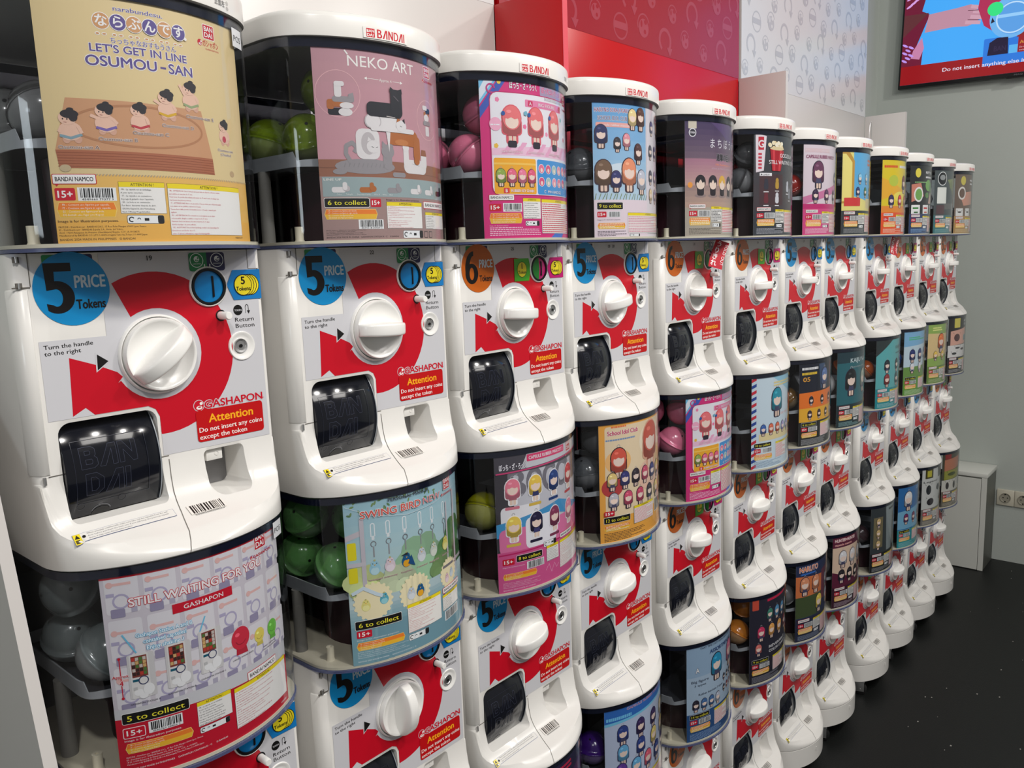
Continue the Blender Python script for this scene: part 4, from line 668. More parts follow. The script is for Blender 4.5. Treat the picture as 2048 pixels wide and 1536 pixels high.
 (6, 2): lambda: simple((40, 50, 84), [([(-112, 440), (0, 430), (0, 376), (-112, 376)], (214, 120, 70)), ([(0, 440), (112, 450), (112, 330), (0, 350)], (110, 50, 70)), ([(-112, 376), (0, 376), (0, 312), (-112, 312)], (70, 84, 50))], [('NARUTO', -100, 452, 15, 76, (240, 130, 50), (226, 226, 240)), ('~', -96, 442, 6, 66, (60, 120, 206), W_)], [(((408, 2),), dict(pal=[(226, 150, 110), (240, 200, 70)], k=1.5, x0=-104, x1=-10)), (((344, 1),), dict(pal=[(236, 206, 90)], k=1.5, x0=-40, x1=10)), (((400, 2), (350, 2)), dict(pal=[(190, 190, 200), (60, 70, 120)], k=1.3, x0=20))], (150, 160, 180), lowcol=(40, 44, 66), seed=47),
 (7, 2): lambda: simple((96, 30, 56), [([(-112, 440), (20, 440), (20, 320), (-112, 360)], (226, 196, 170)), ([(40, 482), (112, 482), (112, 420), (40, 440)], (110, 110, 70))], [('HUNTER×HUNTER', -104, 458, 10, 96, W_, (206, 60, 40)), ('capsule mascot', -104, 446, 6, 76, (222, 80, 50), W_)], [(((400, 4),), dict(pal=[(230, 226, 226), (60, 50, 60), (190, 60, 70)], k=1.5)), (((344, 5),), dict(pal=[(40, 36, 40), (160, 60, 70), (230, 226, 220)], k=1.2))], (190, 170, 180), lowcol=(60, 26, 42), seed=48),
 (8, 2): lambda: simple((56, 62, 64), [([(-40, 482), (112, 482), (112, 312), (-30, 312)], (140, 150, 150)), ([(20, 440), (50, 450), (60, 312), (10, 312)], (40, 44, 48)), ([(-100, 440), (-56, 440), (-56, 330), (-100, 330)], (120, 110, 80))], [('~', -20, 456, 9, 110, (40, 46, 48), W_)], [(((420, 1), (380, 1), (340, 1)), dict(pal=[(206, 176, 120)], k=.9, x0=-100, x1=-56))], (170, 170, 170), lowcol=(30, 32, 34), seed=49),
 (9, 2): lambda: simple((44, 110, 170), [([(-112, 380), (112, 400), (112, 312), (-112, 312)], (120, 176, 206))], [('~', 0, 456, 10, 90, (150, 200, 230), None)], [(((420, 1),), dict(pal=[(236, 234, 230)], k=2.0, x0=-90, x1=-30)), (((350, 4),), dict(pal=[(120, 40, 90), (60, 50, 60), (200, 190, 200)], k=1.1))], (170, 214, 214), lowcol=(40, 146, 150), mode='n', n='6 to collect', seed=50),
 (10, 2): lambda: simple((206, 206, 200), [([(-10, 482), (40, 482), (60, 430), (0, 430)], (50, 50, 50))], [('Legend', -104, 418, 8, 90, (60, 60, 60), None)], [], (200, 190, 170), boxes=[((-96, 436, -50, 474), (70, 66, 30)), ((-86, 442, -60, 468), (190, 180, 50)), ((-90, 368, -60, 408), (40, 44, 48)), ((-20, 376, 20, 404), (60, 64, 66)), ((-84, 322, -40, 352), (44, 40, 44)), ((10, 330, 60, 352), (60, 60, 60))], lowcol=(120, 116, 110), seed=51),
 (11, 2): lambda: simple((80, 78, 62), [([(-100, 450), (60, 460), (60, 410), (-100, 400)], (190, 120, 90)), ([(-100, 400), (60, 405), (60, 366), (-100, 360)], (150, 150, 60)), (FULL(308, 360), (206, 202, 190))], [], [], (200, 190, 170), boxes=[((-98, 452, -60, 478), (150, 40, 40)), ((-80, 376, -20, 392), (70, 80, 30)), ((-90, 318, -70, 350), (50, 44, 44)), ((-40, 316, -20, 350), (60, 56, 50)), ((20, 318, 44, 350), (60, 60, 60))], lowcol=(110, 104, 90), seed=52),
}

# ------------------------------------------------------------------ the room
def noise_wall(name, c0, c1, rough, scale=1.2, bump=.15, bscale=140, coat=0.0):
    m = plastic(name, c0, rough, bump, bscale, var=0.0, coat=coat); nt = m.node_tree
    n = nt.nodes.new('ShaderNodeTexNoise'); n.inputs['Scale'].default_value = scale; n.inputs['Detail'].default_value = 4
    tc = [q for q in nt.nodes if q.type == 'TEX_COORD'][0]; nt.links.new(tc.outputs['Object'], n.inputs['Vector'])
    mx = [q for q in nt.nodes if q.type == 'MIX_RGB'][0]; mx.inputs[1].default_value = L3(c0); mx.inputs[2].default_value = L3(c1); nt.links.new(n.outputs['Fac'], mx.inputs[0])
    return m
WALLM = noise_wall('grey_painted_wall', (174, 180, 175), (188, 194, 188), .6)
FLOORM = noise_wall('black_floor', (9, 11, 11), (16, 18, 17), .5, 2.5, .2, 260)
CEILM = noise_wall('dark_ceiling', (110, 110, 112), (120, 120, 122), .8)
BOARDW = noise_wall('white_gloss_board', (200, 196, 193), (204, 200, 197), .30, coat=.0, bump=.0)
BOARDR = noise_wall('red_gloss_board', (182, 2, 12), (186, 3, 14), .26, coat=.0, bump=.0)
def slab(name, x0, x1, y0, y1, z0, z1, m, kind='structure'):
    b = MB(); b.box(x0, x1, y0, y1, z0, z1); o = obj(name, b.mesh(name, m)); o['kind'] = kind; return o
XR = 4.08; YB = 0.525
slab('floor', -2.2, XR + .1, -3.4, YB + .1, -.05, 0, FLOORM)
slab('ceiling', -2.2, XR + .1, -3.4, YB + .1, 3.4, 3.45, CEILM)
slab('wall_back', -2.2, XR, YB, YB + .1, 0, 3.4, WALLM)
slab('wall_right', XR, XR + .1, -3.4, YB + .1, 0, 3.4, WALLM)
# small crumbs on the floor
rnf = random.Random(5); cr = MB()
for i in range(60):
    x = rnf.uniform(1.9, 4.0); y = rnf.uniform(-1.3, -.16); r = rnf.uniform(.0008, .0022); cr.box(x - r, x + r * rnf.uniform(1, 2.5), y - r, y + r, 0, .0015)
o = obj('crumbs', cr.mesh('crumbs', plastic('pale_crumbs', (150, 148, 142), .7))); tag(o, 'pale specks and crumbs scattered on the black floor', 'crumbs', kind='stuff')

# ---- backing boards with a printed pattern, and the fins between them
ZT = .783 + ZO
def icon(A, k, x, z, r, c, b):
    if k == 0: A.arc(x, z, r * .72, r, -55, 235, c, n=22); A.poly([(x + r * .25, z - r * .5), (x + r * 1.15, z - r * .5), (x + r * .75, z - r * 1.15)], c)
    elif k == 1:
        A.arc(x, z, r * .86, r, 20, 200, c, n=18); A.ell(x, z - r * .22, r * .8, r * .78, c, n=18); A.ell(x + r * .2, z - r * .5, r * .2, r * .2, b, n=8); A.ell(x - r * .35, z + r * .1, r * .16, r * .3, b, n=8); A.ell(x + r * .3, z + r * .3, r * .25, r * .2, b, n=8)
    else: A.arc(x, z, r * .86, r, 0, 360, c, n=24); A.rect(x - r * .9, z - r * .22, x + r * .9, z + r * .3, c)
def board(name, x0, x1, mat, base_c, ink, label):
    t = empty(name, (x0, .41, 0), label=label, cat='backing board')
    b = MB(); b.bbox(0, x1 - x0, 0, .018, 0, 2.95, .001); obj('panel', b.mesh('board_panel', mat, True, 30), t)
    A = Art(); W = (x1 - x0) * 1000; A.rect(0, ZT * 1000, W, 2950, base_c)
    rn = random.Random(4); row = 0; z = ZT * 1000 + 45
    while z < 2900:
        x = 30 + (row % 3) * 44; i = 0
        while x < W - 35:
            k = (1, 1, 0, 1, 2, 1, 0)[(i + row * 2) % 7]; r = (27, 27, 36, 27, 36, 33, 36)[(i + row * 2) % 7]; icon(A, k, x, z + (i % 2) * 22, r, ink, base_c); x += 118; i += 1
        z += 82; row += 1
    obj('pattern_foil', A.mesh('pattern_foil', printed('pattern_foil_print', .22), lambda x, z, o: (x, -.0002 - o, z), .0001), t)
    return t
board('backing_board', -.17, 1.052, BOARDW, (198, 196, 196), (180, 180, 184), 'white glossy board behind the nearest machines, left of the red one')
board('backing_board', 1.07, 2.292, BOARDR, (150, 30, 44), (160, 62, 76), 'red glossy board with faint pink egg and ring pattern behind the machines')
board('backing_board', 2.31, 3.565, BOARDW, (206, 206, 208), (180, 181, 186), 'white board with grey egg and ring pattern, nearest the television')
def fin(x0, x1, y0, mat, label, top=ZT):
    t = empty('divider_panel', (x0, y0, 0), label=label, cat='divider'); b = MB(); b.bbox(0, x1 - x0, 0, .409 - y0, 0, top, .0015); obj('panel', b.mesh('fin_panel', mat, True, 30), t)
    b = MB(); b.box(.0005, x1 - x0 - .0005, -.001, 0, 0.001, top - .001); obj('edge_band', b.mesh('fin_edge', EDGER if mat is BOARDR else BOARDW), t); return t
EDGER = noise_wall('satin_red_edge', (206, 70, 84), (212, 78, 92), .5)
fin(1.052, 1.070, .215, BOARDR, 'red divider fin with a paler front edge between white and red boards')
fin(2.292, 2.310, .245, BOARDW, 'white divider fin right of the red board, pinkish from its reflection')
fin(3.565, 3.583, .235, BOARDW, 'white divider fin at the right end of the boards, below the television')
# the slanting side panel left of the nearest stack
t = empty('side_panel', (-.196, 0, 0), label='white side panel with slanting front edge at the left end of the row', cat='panel')
b = MB(); pr = [(.42, 0), (-.25, 0), (-.25, .2), (-.083, 1.108), (-.02, 1.37), (.2, 1.55), (.42, 1.55)]
b.V = [(0, y, z) for y, z in pr] + [(.012, y, z) for y, z in pr]; n = len(pr)
b.F = [tuple(range(n))[::-1], tuple(range(n, 2 * n))] + [(i, (i + 1) % n, n + (i + 1) % n, n + i) for i in range(n)]; b.M = [0] * len(b.F)
obj('board', b.mesh('side_board', BOARDW), t)

# ---- cabinet and sockets at the right wall
t = empty('low_cabinet', (3.868, -.103, 0), label='low white cabinet against the right wall beside the last stack', cat='cabinet')
CABW = noise_wall('white_laminate', (205, 206, 200), (210, 211, 205), .35, bump=.02); CABG = noise_wall('shaded_laminate', (84, 86, 80), (92, 94, 88), .45, bump=.05)  # shade on the cabinet's narrow side is put into the darker carcass colour
b = MB(); b.bbox(.003, .207, .003, .56, .0, .462, .001); obj('carcass', b.mesh('cab_carcass', CABG, True, 30), t)
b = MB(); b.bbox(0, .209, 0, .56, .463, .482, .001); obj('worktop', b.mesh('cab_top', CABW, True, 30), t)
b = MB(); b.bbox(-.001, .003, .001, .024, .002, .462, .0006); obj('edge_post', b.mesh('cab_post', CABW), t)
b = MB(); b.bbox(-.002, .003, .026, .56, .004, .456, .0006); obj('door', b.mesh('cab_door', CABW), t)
SOCK = plastic('beige_socket_plastic', (200, 195, 178), .4)
t = empty('wall_socket', (XR, -.18, .285), label='beige double power socket on the grey wall right of the cabinet', cat='socket')
for i in range(2):
    y1 = .072 - i * .076
    b = MB(); b.bbox(-.009, 0, y1 - .075, y1, 0, .08, .003); obj('socket_frame', b.mesh('socket_frame', SOCK, True, 30), t)
    b = MB(); c = (0, y1 - .0375, .04); b.lathe([(.024, -.0085), (.024, -.0125), (.0215, -.0125), (.0195, -.0095), (0, -.0095)], c, 'x', 28); f = obj('socket_well', b.mesh('socket_well', plastic('socket_well_plastic', (150, 146, 132), .5), True, 30), t)
    b = MB()
    for dy in (-.0095, .0095): b.lathe([(.0028, -.0096), (.0028, -.0100), (0, -.0100)], (c[0], c[1] + dy, c[2]), 'x', 10)
    b.box(-.0128, -.0095, c[1] - .003, c[1] + .003, c[2] - .021, c[2] - .016); b.box(-.0128, -.0095, c[1] - .003, c[1] + .003, c[2] + .016, c[2] + .021)
    obj('contact', b.mesh('socket_contact', BLACK), f)

# ---- television
t = empty('television', (XR - .05, .41, .957 + ZO), label='wall-mounted television showing a capsule machine video with red caption', cat='television')
t.rotation_euler = (math.radians(2.0), 0, 0)
b = MB(); b.bbox(0, .032, -1.16, 0, 0, .67, .003); obj('casing', b.mesh('tv_casing', BLACK, True, 30), t)
b = MB(); b.bbox(.03, .05, -.75, -.35, .2, .5, .002); obj('wall_mount', b.mesh('tv_mount', BLACK), t)
b = MB(); b.bbox(-.002, .012, -.55, -.47, -.006, .001, .001); obj('sensor_foot', b.mesh('tv_foot', BLACK), t)
A = Art(); S_ = lambda y, z: ((.41 - y) * 1000, (z - .954) * 1000 - (.41 - y) * 1000 * math.tan(math.radians(0)))
A.rect(9, 18, 1151, 661, (66, 170, 250)); A.rect(9, 18, 1151, 104, (150, 4, 16))
A.poly([(9, 104), (100, 104), (104, 190), (60, 160), (124, 330), (88, 350), (100, 400), (90, 661), (9, 661)], (110, 18, 50))
A.poly([(9, 240), (120, 338), (9, 342)], (96, 44, 50)); A.poly([(60, 175), (96, 230), (108, 180), (90, 130), (50, 140)], (200, 130, 170))
for i in range(9): A.ell(30 + (i % 3) * 16, 380 + i * 12, 16, 5, (216, 160, 230), rot=.5)
for i in range(7): A.ell(22 + (i % 3) * 14, 130 + i * 12, 14, 5, (190, 150, 240), rot=-.5)
SK = (190, 140, 160); SK2 = (206, 160, 178)
A.poly([(106, 250), (230, 256), (290, 250), (330, 262), (344, 300), (300, 345), (240, 338), (120, 330)], SK)
for a, bb in (((300, 335), (352, 322)), ((310, 312), (366, 300)), ((300, 290), (362, 276)), ((280, 268), (344, 258))): A.path([a, bb], 16, SK2)
for a, bb in (((288, 318), (350, 312)), ((290, 278), (340, 270))): A.path([a, bb], 3, (90, 40, 60))
A.rr(366, 60, 640, 180, 6, (40, 120, 220)); A.poly([(340, 420), (330, 320), (360, 240), (440, 180), (560, 168), (700, 240), (700, 661), (330, 661)], (176, 40, 84)); A.poly([(440, 250), (500, 170), (700, 200), (700, 420)], (136, 34, 34))
A.ell(470, 262, 88, 92, (110, 180, 240), n=30); A.ell(476, 258, 66, 72, (90, 160, 230), n=30); A.arc(476, 258, 62, 68, 0, 360, (190, 222, 250), n=30); A.rect(414, 262, 540, 276, (150, 205, 250)); A.ell(402, 305, 32, 30, (50, 226, 130))
A.poly([(392, 270), (404, 250), (388, 244)], (30, 30, 50)); A.poly([(384, 104), (390, 160), (420, 178), (464, 176), (468, 104)], (24, 14, 50)); A.text('BAN', 410, 120, 22, (44, 34, 70), w=48, bold=.03); A.rect(470, 104, 505, 140, (90, 180, 240))
A.rect(505, 104, 700, 176, (150, 26, 36)); A.text('Attention', 512, 140, 14, (214, 150, 60), w=80, bold=.03); A.text('Do not insert any coins', 512, 122, 7, (220, 190, 200), w=90); A.text('except the token', 512, 110, 7, (220, 190, 200), w=66)
A.text('Do not insert anything else into the slot.', 198, 60, 17, (226, 222, 240), w=474, bold=.03)
A.text('PEAQ', 500, 5, 6, (90, 90, 92), w=34)
obj('screen', A.mesh('tv_screen', printed('lit_screen', .3, 1.75), lambda x, z, o: (-o - .0004, -x, z), .0002), t)

# ------------------------------------------------------------------ capsule machine geometry (origin = knob-side seam, panel plane y = 0)
HW = .1400; BACK = .36; RL = .19
def Fy(x, f0): return f0 + RL - math.sqrt(RL * RL - x * x)
def bez(p0, p1, p2, p3, n):
    out = []
    for i in range(n + 1):
        t = i / n; a = (1 - t) ** 3; b_ = 3 * t * (1 - t) ** 2; c = 3 * t * t * (1 - t); d = t ** 3
        out.append((a * p0[0] + b_ * p1[0] + c * p2[0] + d * p3[0], a * p0[1] + b_ * p1[1] + c * p2[1] + d * p3[1]))
    return out
NC, NF = 8, 20
def outL(g=0.0, f0=-.0755, back=BACK):
    """bulging outline of lip, window and cap; g grows it"""
    hw = HW + g; f0 -= g; xc = .101
    yc = Fy(xc, f0); sl = xc / math.sqrt(RL * RL - xc * xc); k = .021
    left = [(-hw, back + (g if back > .3 else 0))] + bez((-hw, .016), (-hw, -.016), (-xc - k, yc + k * sl), (-xc, yc), NC)
    front = [(-xc + 2 * xc * i / NF, Fy(-xc + 2 * xc * i / NF, f0)) for i in range(1, NF)]
    return left + front + [(-p[0], p[1]) for p in left[::-1]]
def outU():
    left = [(-HW, BACK)] + bez((-HW, .018), (-HW, .004), (-HW + .006, 0.0), (-HW + .018, 0), NC)
    right = bez((HW - .006, 0), (HW - .002, 0), (HW, .002), (HW, .006), NC) + [(HW, BACK)]
    xl = -HW + .018; xr = HW - .006
    return left + [(xl + (xr - xl) * i / NF, 0.0) for i in range(1, NF)] + right
SP = [(.36, .004), (.02, .003), (0, -.004), (-.003, -.025), (-.008, -.041), (-.016, -.0515), (-.024, -.058), (-.037, -.0645), (-.05, -.0695), (-.062, -.0735), (-.069, -.0765), (-.076, -.080)]
def Sz(y):
    for (y0, z0), (y1, z1) in zip(SP, SP[1:]):
        if y <= y0 and y >= y1: return z0 + (z1 - z0) * (y0 - y) / (y0 - y1)
    return SP[-1][1] if y < -.07 else SP[0][1]
def body_mesh():
    U = outU(); L = outL(); n = len(U); R = []
    R.append([(p[0], p[1], .233) for p in U]); R.append([(p[0], p[1], .015) for p in U])
    for b_ in (0.0, .04, .11, .21, .32, .42, .52, .62, .72, .81, .88):
        ring = []
        for u, l in zip(U, L):
            x = u[0] + (l[0] - u[0]) * b_; y = u[1] + (l[1] - u[1]) * b_
            ring.append((x, y, Sz(min(y, .0)) - .004 * b_ - (.004 if b_ > .85 else .0)))
        R.append(ring)
    for b_, dz in ((.94, -.0035), (.985, -.0075), (1.0, -.0125)):
        R.append([(u[0] + (l[0] - u[0]) * b_, u[1] + (l[1] - u[1]) * b_, max(Sz(min(l[1] * .93, 0)) - .006 + dz, -.0915) - .0005 * b_) for u, l in zip(U, L)])
    R.append([(l[0], l[1], -.0945) for l in L]); R.append([(l[0] * .985, l[1] + (.002 if l[1] < .3 else -.002), -.0962) for l in L])
    mb = MB(); mb.loft(R, True, True, True); return mb.mesh('housing_solid', BODY)
def rrpts(x0, x1, z0, z1, rs, n=6):
    pts = []
    for (cx, cz, a0, r) in ((x1 - rs[0], z1 - rs[0], 0, rs[0]), (x0 + rs[1], z1 - rs[1], 90, rs[1]), (x0 + rs[2], z0 + rs[2], 180, rs[2]), (x1 - rs[3], z0 + rs[3], 270, rs[3])):
        for k in range(n + 1):
            a = math.radians(a0 + 90 * k / n); pts.append((cx + r * math.cos(a), cz + r * math.sin(a)))
    return pts
def prism(pts, y0, y1, name):
    mb = MB(); mb.loft([[(p[0], y0, p[1]) for p in pts], [(p[0], y1, p[1]) for p in pts]], True, True, True); return mb.mesh(name, BODY)
def boolean(me, cutters):
    o = obj('tmp', me); tmp = [o]
    for c in cutters:
        q = obj('tmpc', c); tmp.append(q); m = o.modifiers.new('b', 'BOOLEAN'); m.operation = 'DIFFERENCE'; m.solver = 'EXACT'; m.object = q
    m = o.modifiers.new('bev', 'BEVEL'); m.width = .0012; m.segments = 2; m.limit_method = 'ANGLE'; m.angle_limit = math.radians(42); m.miter_outer = 'MITER_ARC'
    dg = bpy.context.evaluated_depsgraph_get(); r = bpy.data.meshes.new_from_object(o.evaluated_get(dg))
    for q in tmp: bpy.data.objects.remove(q)
    bm = bmesh.new(); bm.from_mesh(r)
    for f in bm.faces: f.smooth = True; f.material_index = 0
    for e in bm.edges:
        if len(e.link_faces) == 2 and e.calc_face_angle(0) > math.radians(32): e.smooth = False
    bm.to_mesh(r); bm.free(); r.name = 'housing'; return r
OP = (-.1145, -.0085, -.0505, .0565)
cut1 = prism(rrpts(OP[0], OP[1], OP[2], OP[3], (.013, .013, .008, .008)), -.15, .1, 'c1')
cut2 = prism(rrpts(.043, .0955, -.0575, -.0035, (.006, .006, .016, .010)), -.15, .045, 'c2')
ME = {}
ME['housing'] = boolean(body_mesh(), [cut1, cut2])
# seams as hairline gaps
SEAMS = []
for bx in ((-.128, -.1145, -.0006, .0002, .0028, .0036), (-.1235, -.1228, -.0006, .0002, .2, .233), (-.1400, -.1235, -.0004, .0006, .1985, .1998), (.1225, .1232, -.0006, .0002, .21, .233), (.1228, .137, -.0006, .0002, .2093, .21)):
    mb = MB(); mb.box(*bx); SEAMS.append(mb.mesh('panel_seam', SEAM))
_bm = bmesh.new(); _bm.from_mesh(ME['housing']); _T = BVHTree.FromBMesh(_bm); _bm.free()
mb = MB(); mb.box(-.0085, .0009, -.0006, .0002, -.0008, 0); prev = None; SEAMP = [(-.0008, -.004)]
for k in range(40):
    t_ = k / 39; x = .0005 - .022 * t_ ** 1.3
    tgt = Vector((x, -.004 - .0715 * min(1, t_ / .85) ** 1.1, -.004 - .055 * min(1, t_ / .3) ** .8 - .02 * max(0, min(1, (t_ - .3) / .5)) - .018 * max(0, (t_ - .85) / .15)))
    h = _T.find_nearest(tgt)
    p = h[0] + h[1] * .0004
    s_ = .00045; cur = [(p.x - s_, p.y, p.z), (p.x + s_, p.y, p.z)]
    if prev: mb.add(prev + cur, [(0, 1, 3, 2)])
    prev = cur
SEAMS.append(mb.mesh('panel_seam', SEAM))
for nk, z in (('a', .2275), ('b', .2015)):
    mb = MB(); mb.box(-.1365, -.1305, -.0004, .001, z - .0035, z + .0025)
    ME['hinge_slot_' + nk] = mb.mesh('hinge_slot', SEAM)
    mb = MB(); mb.lathe([(.0013, -.003), (.0013, .003)], (-.1335, -.0008, z - .0005), 'z', 10); ME['hinge_pin_' + nk] = mb.mesh('hinge_pin', STEEL, True, 40)
mb = MB()
mb.lathe([(.0018, -.005), (.0018, .003)], (-.1325, -.001, .0005), 'z', 10); ME['low_pin'] = mb.mesh('lower_hinge_pin', STEEL, True, 40)
# left door strip: a slightly raised rounded moulding
U = outU(); strip = [p for p in U[1:] if p[0] < -.1225]
mb = MB(); R = []
for z in (.0045, .006, .196, .1975):
    e = .0 if z in (.0045, .1975) else .0016
    R.append([(p[0] - (e if p[0] < -.139 else e * .5), p[1] - (e if p[0] > -.139 else e * .3), z) for p in strip] + [(p[0] + .004, p[1] + .004, z) for p in strip[::-1]])
mb.loft(R, True, True, True); ME['strip'] = mb.mesh('door_strip', BODY, True, 50)

# graphic sheet
G_ = (203, 203, 208)
def graphic(six):
    A = Art()
    A.poly([(-122, 60.3), (-122, 143.8), (-54, 143.8), (-54, 232), (134, 232), (134, 0), (-5, .8), (-5, 47), (-9, 56), (-17, 60.3)], G_)
    cx, cz, r1 = 1, 118.3, 92.5; pts = []
    for k in range(33): a = math.radians(118.5 - (118.5 + 93) * k / 32); pts.append((cx + r1 * math.cos(a), cz + r1 * math.sin(a)))
    pts = [p for p in pts if not (p[0] < -5 and p[1] < 60)]
    pts += [(-5, 26.5), (-5, 47), (-9, 56), (-17, 60.6), (-75.3, 60.6), (-83.9, 69.4), (-97.6, 62.1), (-94.8, 124.3), (-68, 113.7), (-46.8, 103.3), (-41.5, 97.5), (-47.3, 91.3)]
    for k in range(29): a = math.radians(-151 + (122 + 151) * k / 28); pts.append((cx + 51.5 * math.cos(a), cz + 51.5 * math.sin(a)))
    A.poly(pts, RED); 
    A.poly([(-68, 127), (-53, 116.5), (-68.8, 105.6)], G_); A.poly([(-66.5, 125), (-55.2, 116.5), (-67.2, 107.8)], (22, 20, 20))
    A.text('Turn the handle', -118, 135.2, 4.3, (24, 22, 22), w=49, bold=.015, rot=.02); A.text('to the right', -118, 128.6, 4.3, (24, 22, 22), w=36, bold=.015, rot=.02)
    A.ell(104.5, 160.3, 6.2, 6.4, (18, 18, 18)); A.text('TOKEN', 104.5, 159, 2.3, G_, w=9.4, al='c', bold=.03); A.path([(114.6, 163), (115.2, 165.5), (117, 166.2), (118.6, 165), (118.8, 158)], .8, (24, 22, 22)); A.path([(114.6, 163), (114.6, 156)], .5, (24, 22, 22)); A.poly([(116.6, 159), (121, 159), (118.8, 154.8)], (24, 22, 22))
    A.text('Return', 99.6, 146.2, 5.0, (24, 22, 22), w=25.5, bold=.015); A.text('Button', 99.8, 138.8, 5.0, (24, 22, 22), w=25.5, bold=.015)
    gashapon(A, 36.6, 47.2, 8.6, 91, halo=G_); A.text('TM', 127.5, 48, 1.2, RED)
    return A
ME['graphic'] = graphic(False).mesh('graphic_sheet', STICK, mp_panel)
def digit(A, n, x, z, w, h, col):
    def E(cx, cz, rx, rz, a0, a1, k=22): return [(x + w * (cx + rx * math.cos(math.radians(a0 + (a1 - a0) * i / k))), z + h * (cz + rz * math.sin(math.radians(a0 + (a1 - a0) * i / k)))) for i in range(k + 1)]
    if n == 5:
        A.poly([(x + w * .12, z + h * .83), (x + w * 1.0, z + h * .83), (x + w * 1.0, z + h), (x + w * .04, z + h)], col)
        A.poly([(x + w * .04, z + h), (x + w * .40, z + h), (x + w * .38, z + h * .60), (x + w * .30, z + h * .50), (x + w * .08, z + h * .46)], col)
        A.poly([(x + w * .08, z + h * .46)] + E(.44, .32, .60, .325, 112, -128) + [(x + w * .04, z + h * .20)] + E(.40, .31, .22, .175, -125, 105), col)
    else:
        A.poly(E(.5, .315, .54, .315, -180, 180, 36) + E(.5, .315, .19, .19, 180, -180, 24), col)
        A.poly(E(.66, .46, .70, .54, 88, 188) + E(.66, .46, .34, .40, 188, 88), col)
def price(n):
    A = Art(); c = (14, 138, 200) if n == 5 else (196, 96, 20)
    A.rr(-110, 215, -60, 231.5, 2, (40, 140, 80)); A.rr(-85, 215, -60, 231.5, 2, (38, 38, 84)); A.ell(-83.5, 196, 38.2, 38.2, c, n=48)
    digit(A, n, -111 if n == 5 else -112, 171.5, 28 if n == 5 else 27, 51.5, (20, 16, 16))
    A.text('PRICE', -80.5, 197, 12.5, (208, 222, 232), w=31, bold=.045); A.text('Tokens', -81, 175, 9.5, (26, 22, 22), w=29.5, bold=.05); return A
ME['price5'] = price(5).mesh('price_sticker', STICK, mp_panel); ME['price6'] = price(6).mesh('price_sticker', STICK, mp_panel)
def att():
    A = Art(); A.rr(37.7, 7.5, 126.6, 45.5, 4, (190, 10, 16)); A.text('Attention', 83, 29.5, 9.8, (250, 176, 30), w=59, al='c', bold=.045, res=3)
    A.text('Do not insert any coins', 40.5, 19, 5.8, (244, 236, 232), w=84, bold=.03); A.text('except the token', 40.5, 10.3, 5.8, (244, 236, 232), w=62, bold=.03); return A
ME['attention'] = att().mesh('attention_sticker', STICK, lambda x, z, o: (x, -.0006 - o, z))
def coin(A, x, z, r, n, t1, t2):
    for k in range(n): A.ell(x + (n - 1 - k) * 3.4, z, r, r * 1.06, (30, 26, 20)); A.ell(x + (n - 1 - k) * 3.4, z, r - .9, r * 1.06 - .9, (232, 214, 40))
    A.text(t1, x, z + 1.2, r * .72, (30, 26, 20), al='c', bold=.06); A.text(t2, x, z - r * .55, r * .4, (30, 26, 20), w=r * 1.6, al='c', bold=.05)
def tokens(six):
    A = Art(); A.rr(47, 209, 68.5, 230.5, 3, (30, 130, 72)); A.rr(70, 209, 92, 230.5, 3, (36, 34, 78)); A.rect(66, 209, 71, 230.5, (30, 130, 72)); A.rect(69, 209, 74, 230.5, (36, 34, 78))
    for x, c in ((56.5, (30, 130, 72)), (82, (36, 34, 78))):
        A.arc(x, 221.5, 7.6, 8.4, 0, 360, (226, 232, 232), n=24); egg_mark(A, x, 223, 3.4, (226, 232, 232), c); A.text('GASHAPON', x, 216.8, 1.4, (226, 232, 232), w=10, al='c')
        A.line(x + (9.5 if x < 70 else -9.5), 217, x + (9.5 if x < 70 else -9.5), 212, 1.2, (226, 232, 232)); A.poly([(x + (7.5 if x < 70 else -11.5), 213), (x + (11.5 if x < 70 else -7.5), 213), (x + (9.5 if x < 70 else -9.5), 210)], (226, 232, 232))
    c = (190, 20, 110) if six else (20, 120, 190)
    A.poly([(92.3, 191.2), (101, 208.8), (138, 208.8), (138, 172.8), (100.3, 172.8)], c); coin(A, 113.5, 190.3, 12.2, 4, '5', 'Tokens')
    if six: A.poly([(4, 209), (42, 209), (47, 190), (42, 171), (4, 171)], (76, 170, 40)); coin(A, 24, 190.3, 12.6, 1, '1', 'Token')
    return A
ME['tok5'] = tokens(False).mesh('token_sticker', STICK, lambda x, z, o: (x, -.0008 - o, z)); ME['tok6'] = tokens(True).mesh('token_sticker', STICK, lambda x, z, o: (x, -.0008 - o, z))
# stickers lying on the sloping shelf: first coordinate x, second distance towards the viewer
_bm = bmesh.new(); _bm.from_mesh(ME['housing']); SHELF = BVHTree.FromBMesh(_bm); _bm.free()
def shelf_z(x, y):
    h = SHELF.ray_cast(Vector((max(x, -.1145), y, -.03)), Vector((0, 0, -1)))
    return h[0].z if h[0] else Sz(y)
_SZ = {}
def shelf_mp(d0, d1):
    """sticker sheet stretched straight between two depths on the sloping shelf (no sagging into the surface)"""
    def mp(x, z, o):
        k = round(x * 4000); 
        if (k, d0, d1) not in _SZ: _SZ[(k, d0, d1)] = (shelf_z(x, d0), shelf_z(x, d1))
        a, b_ = _SZ[(k, d0, d1)]; return (x, z, a + (b_ - a) * (z - d0) / (d1 - d0) + .0005 + o)
    return mp
A = Art(4.0); barcode(A, 3, -37.5, 47, -24, '', 17, (232, 228, 222), (30, 28, 28), 24); A.text('5050500000019', 25, -39.6, 1.9, (90, 88, 86), w=36, al='c')
ME['barcode'] = A.mesh('barcode_sticker', STICK, shelf_mp(-.0400, -.0235))
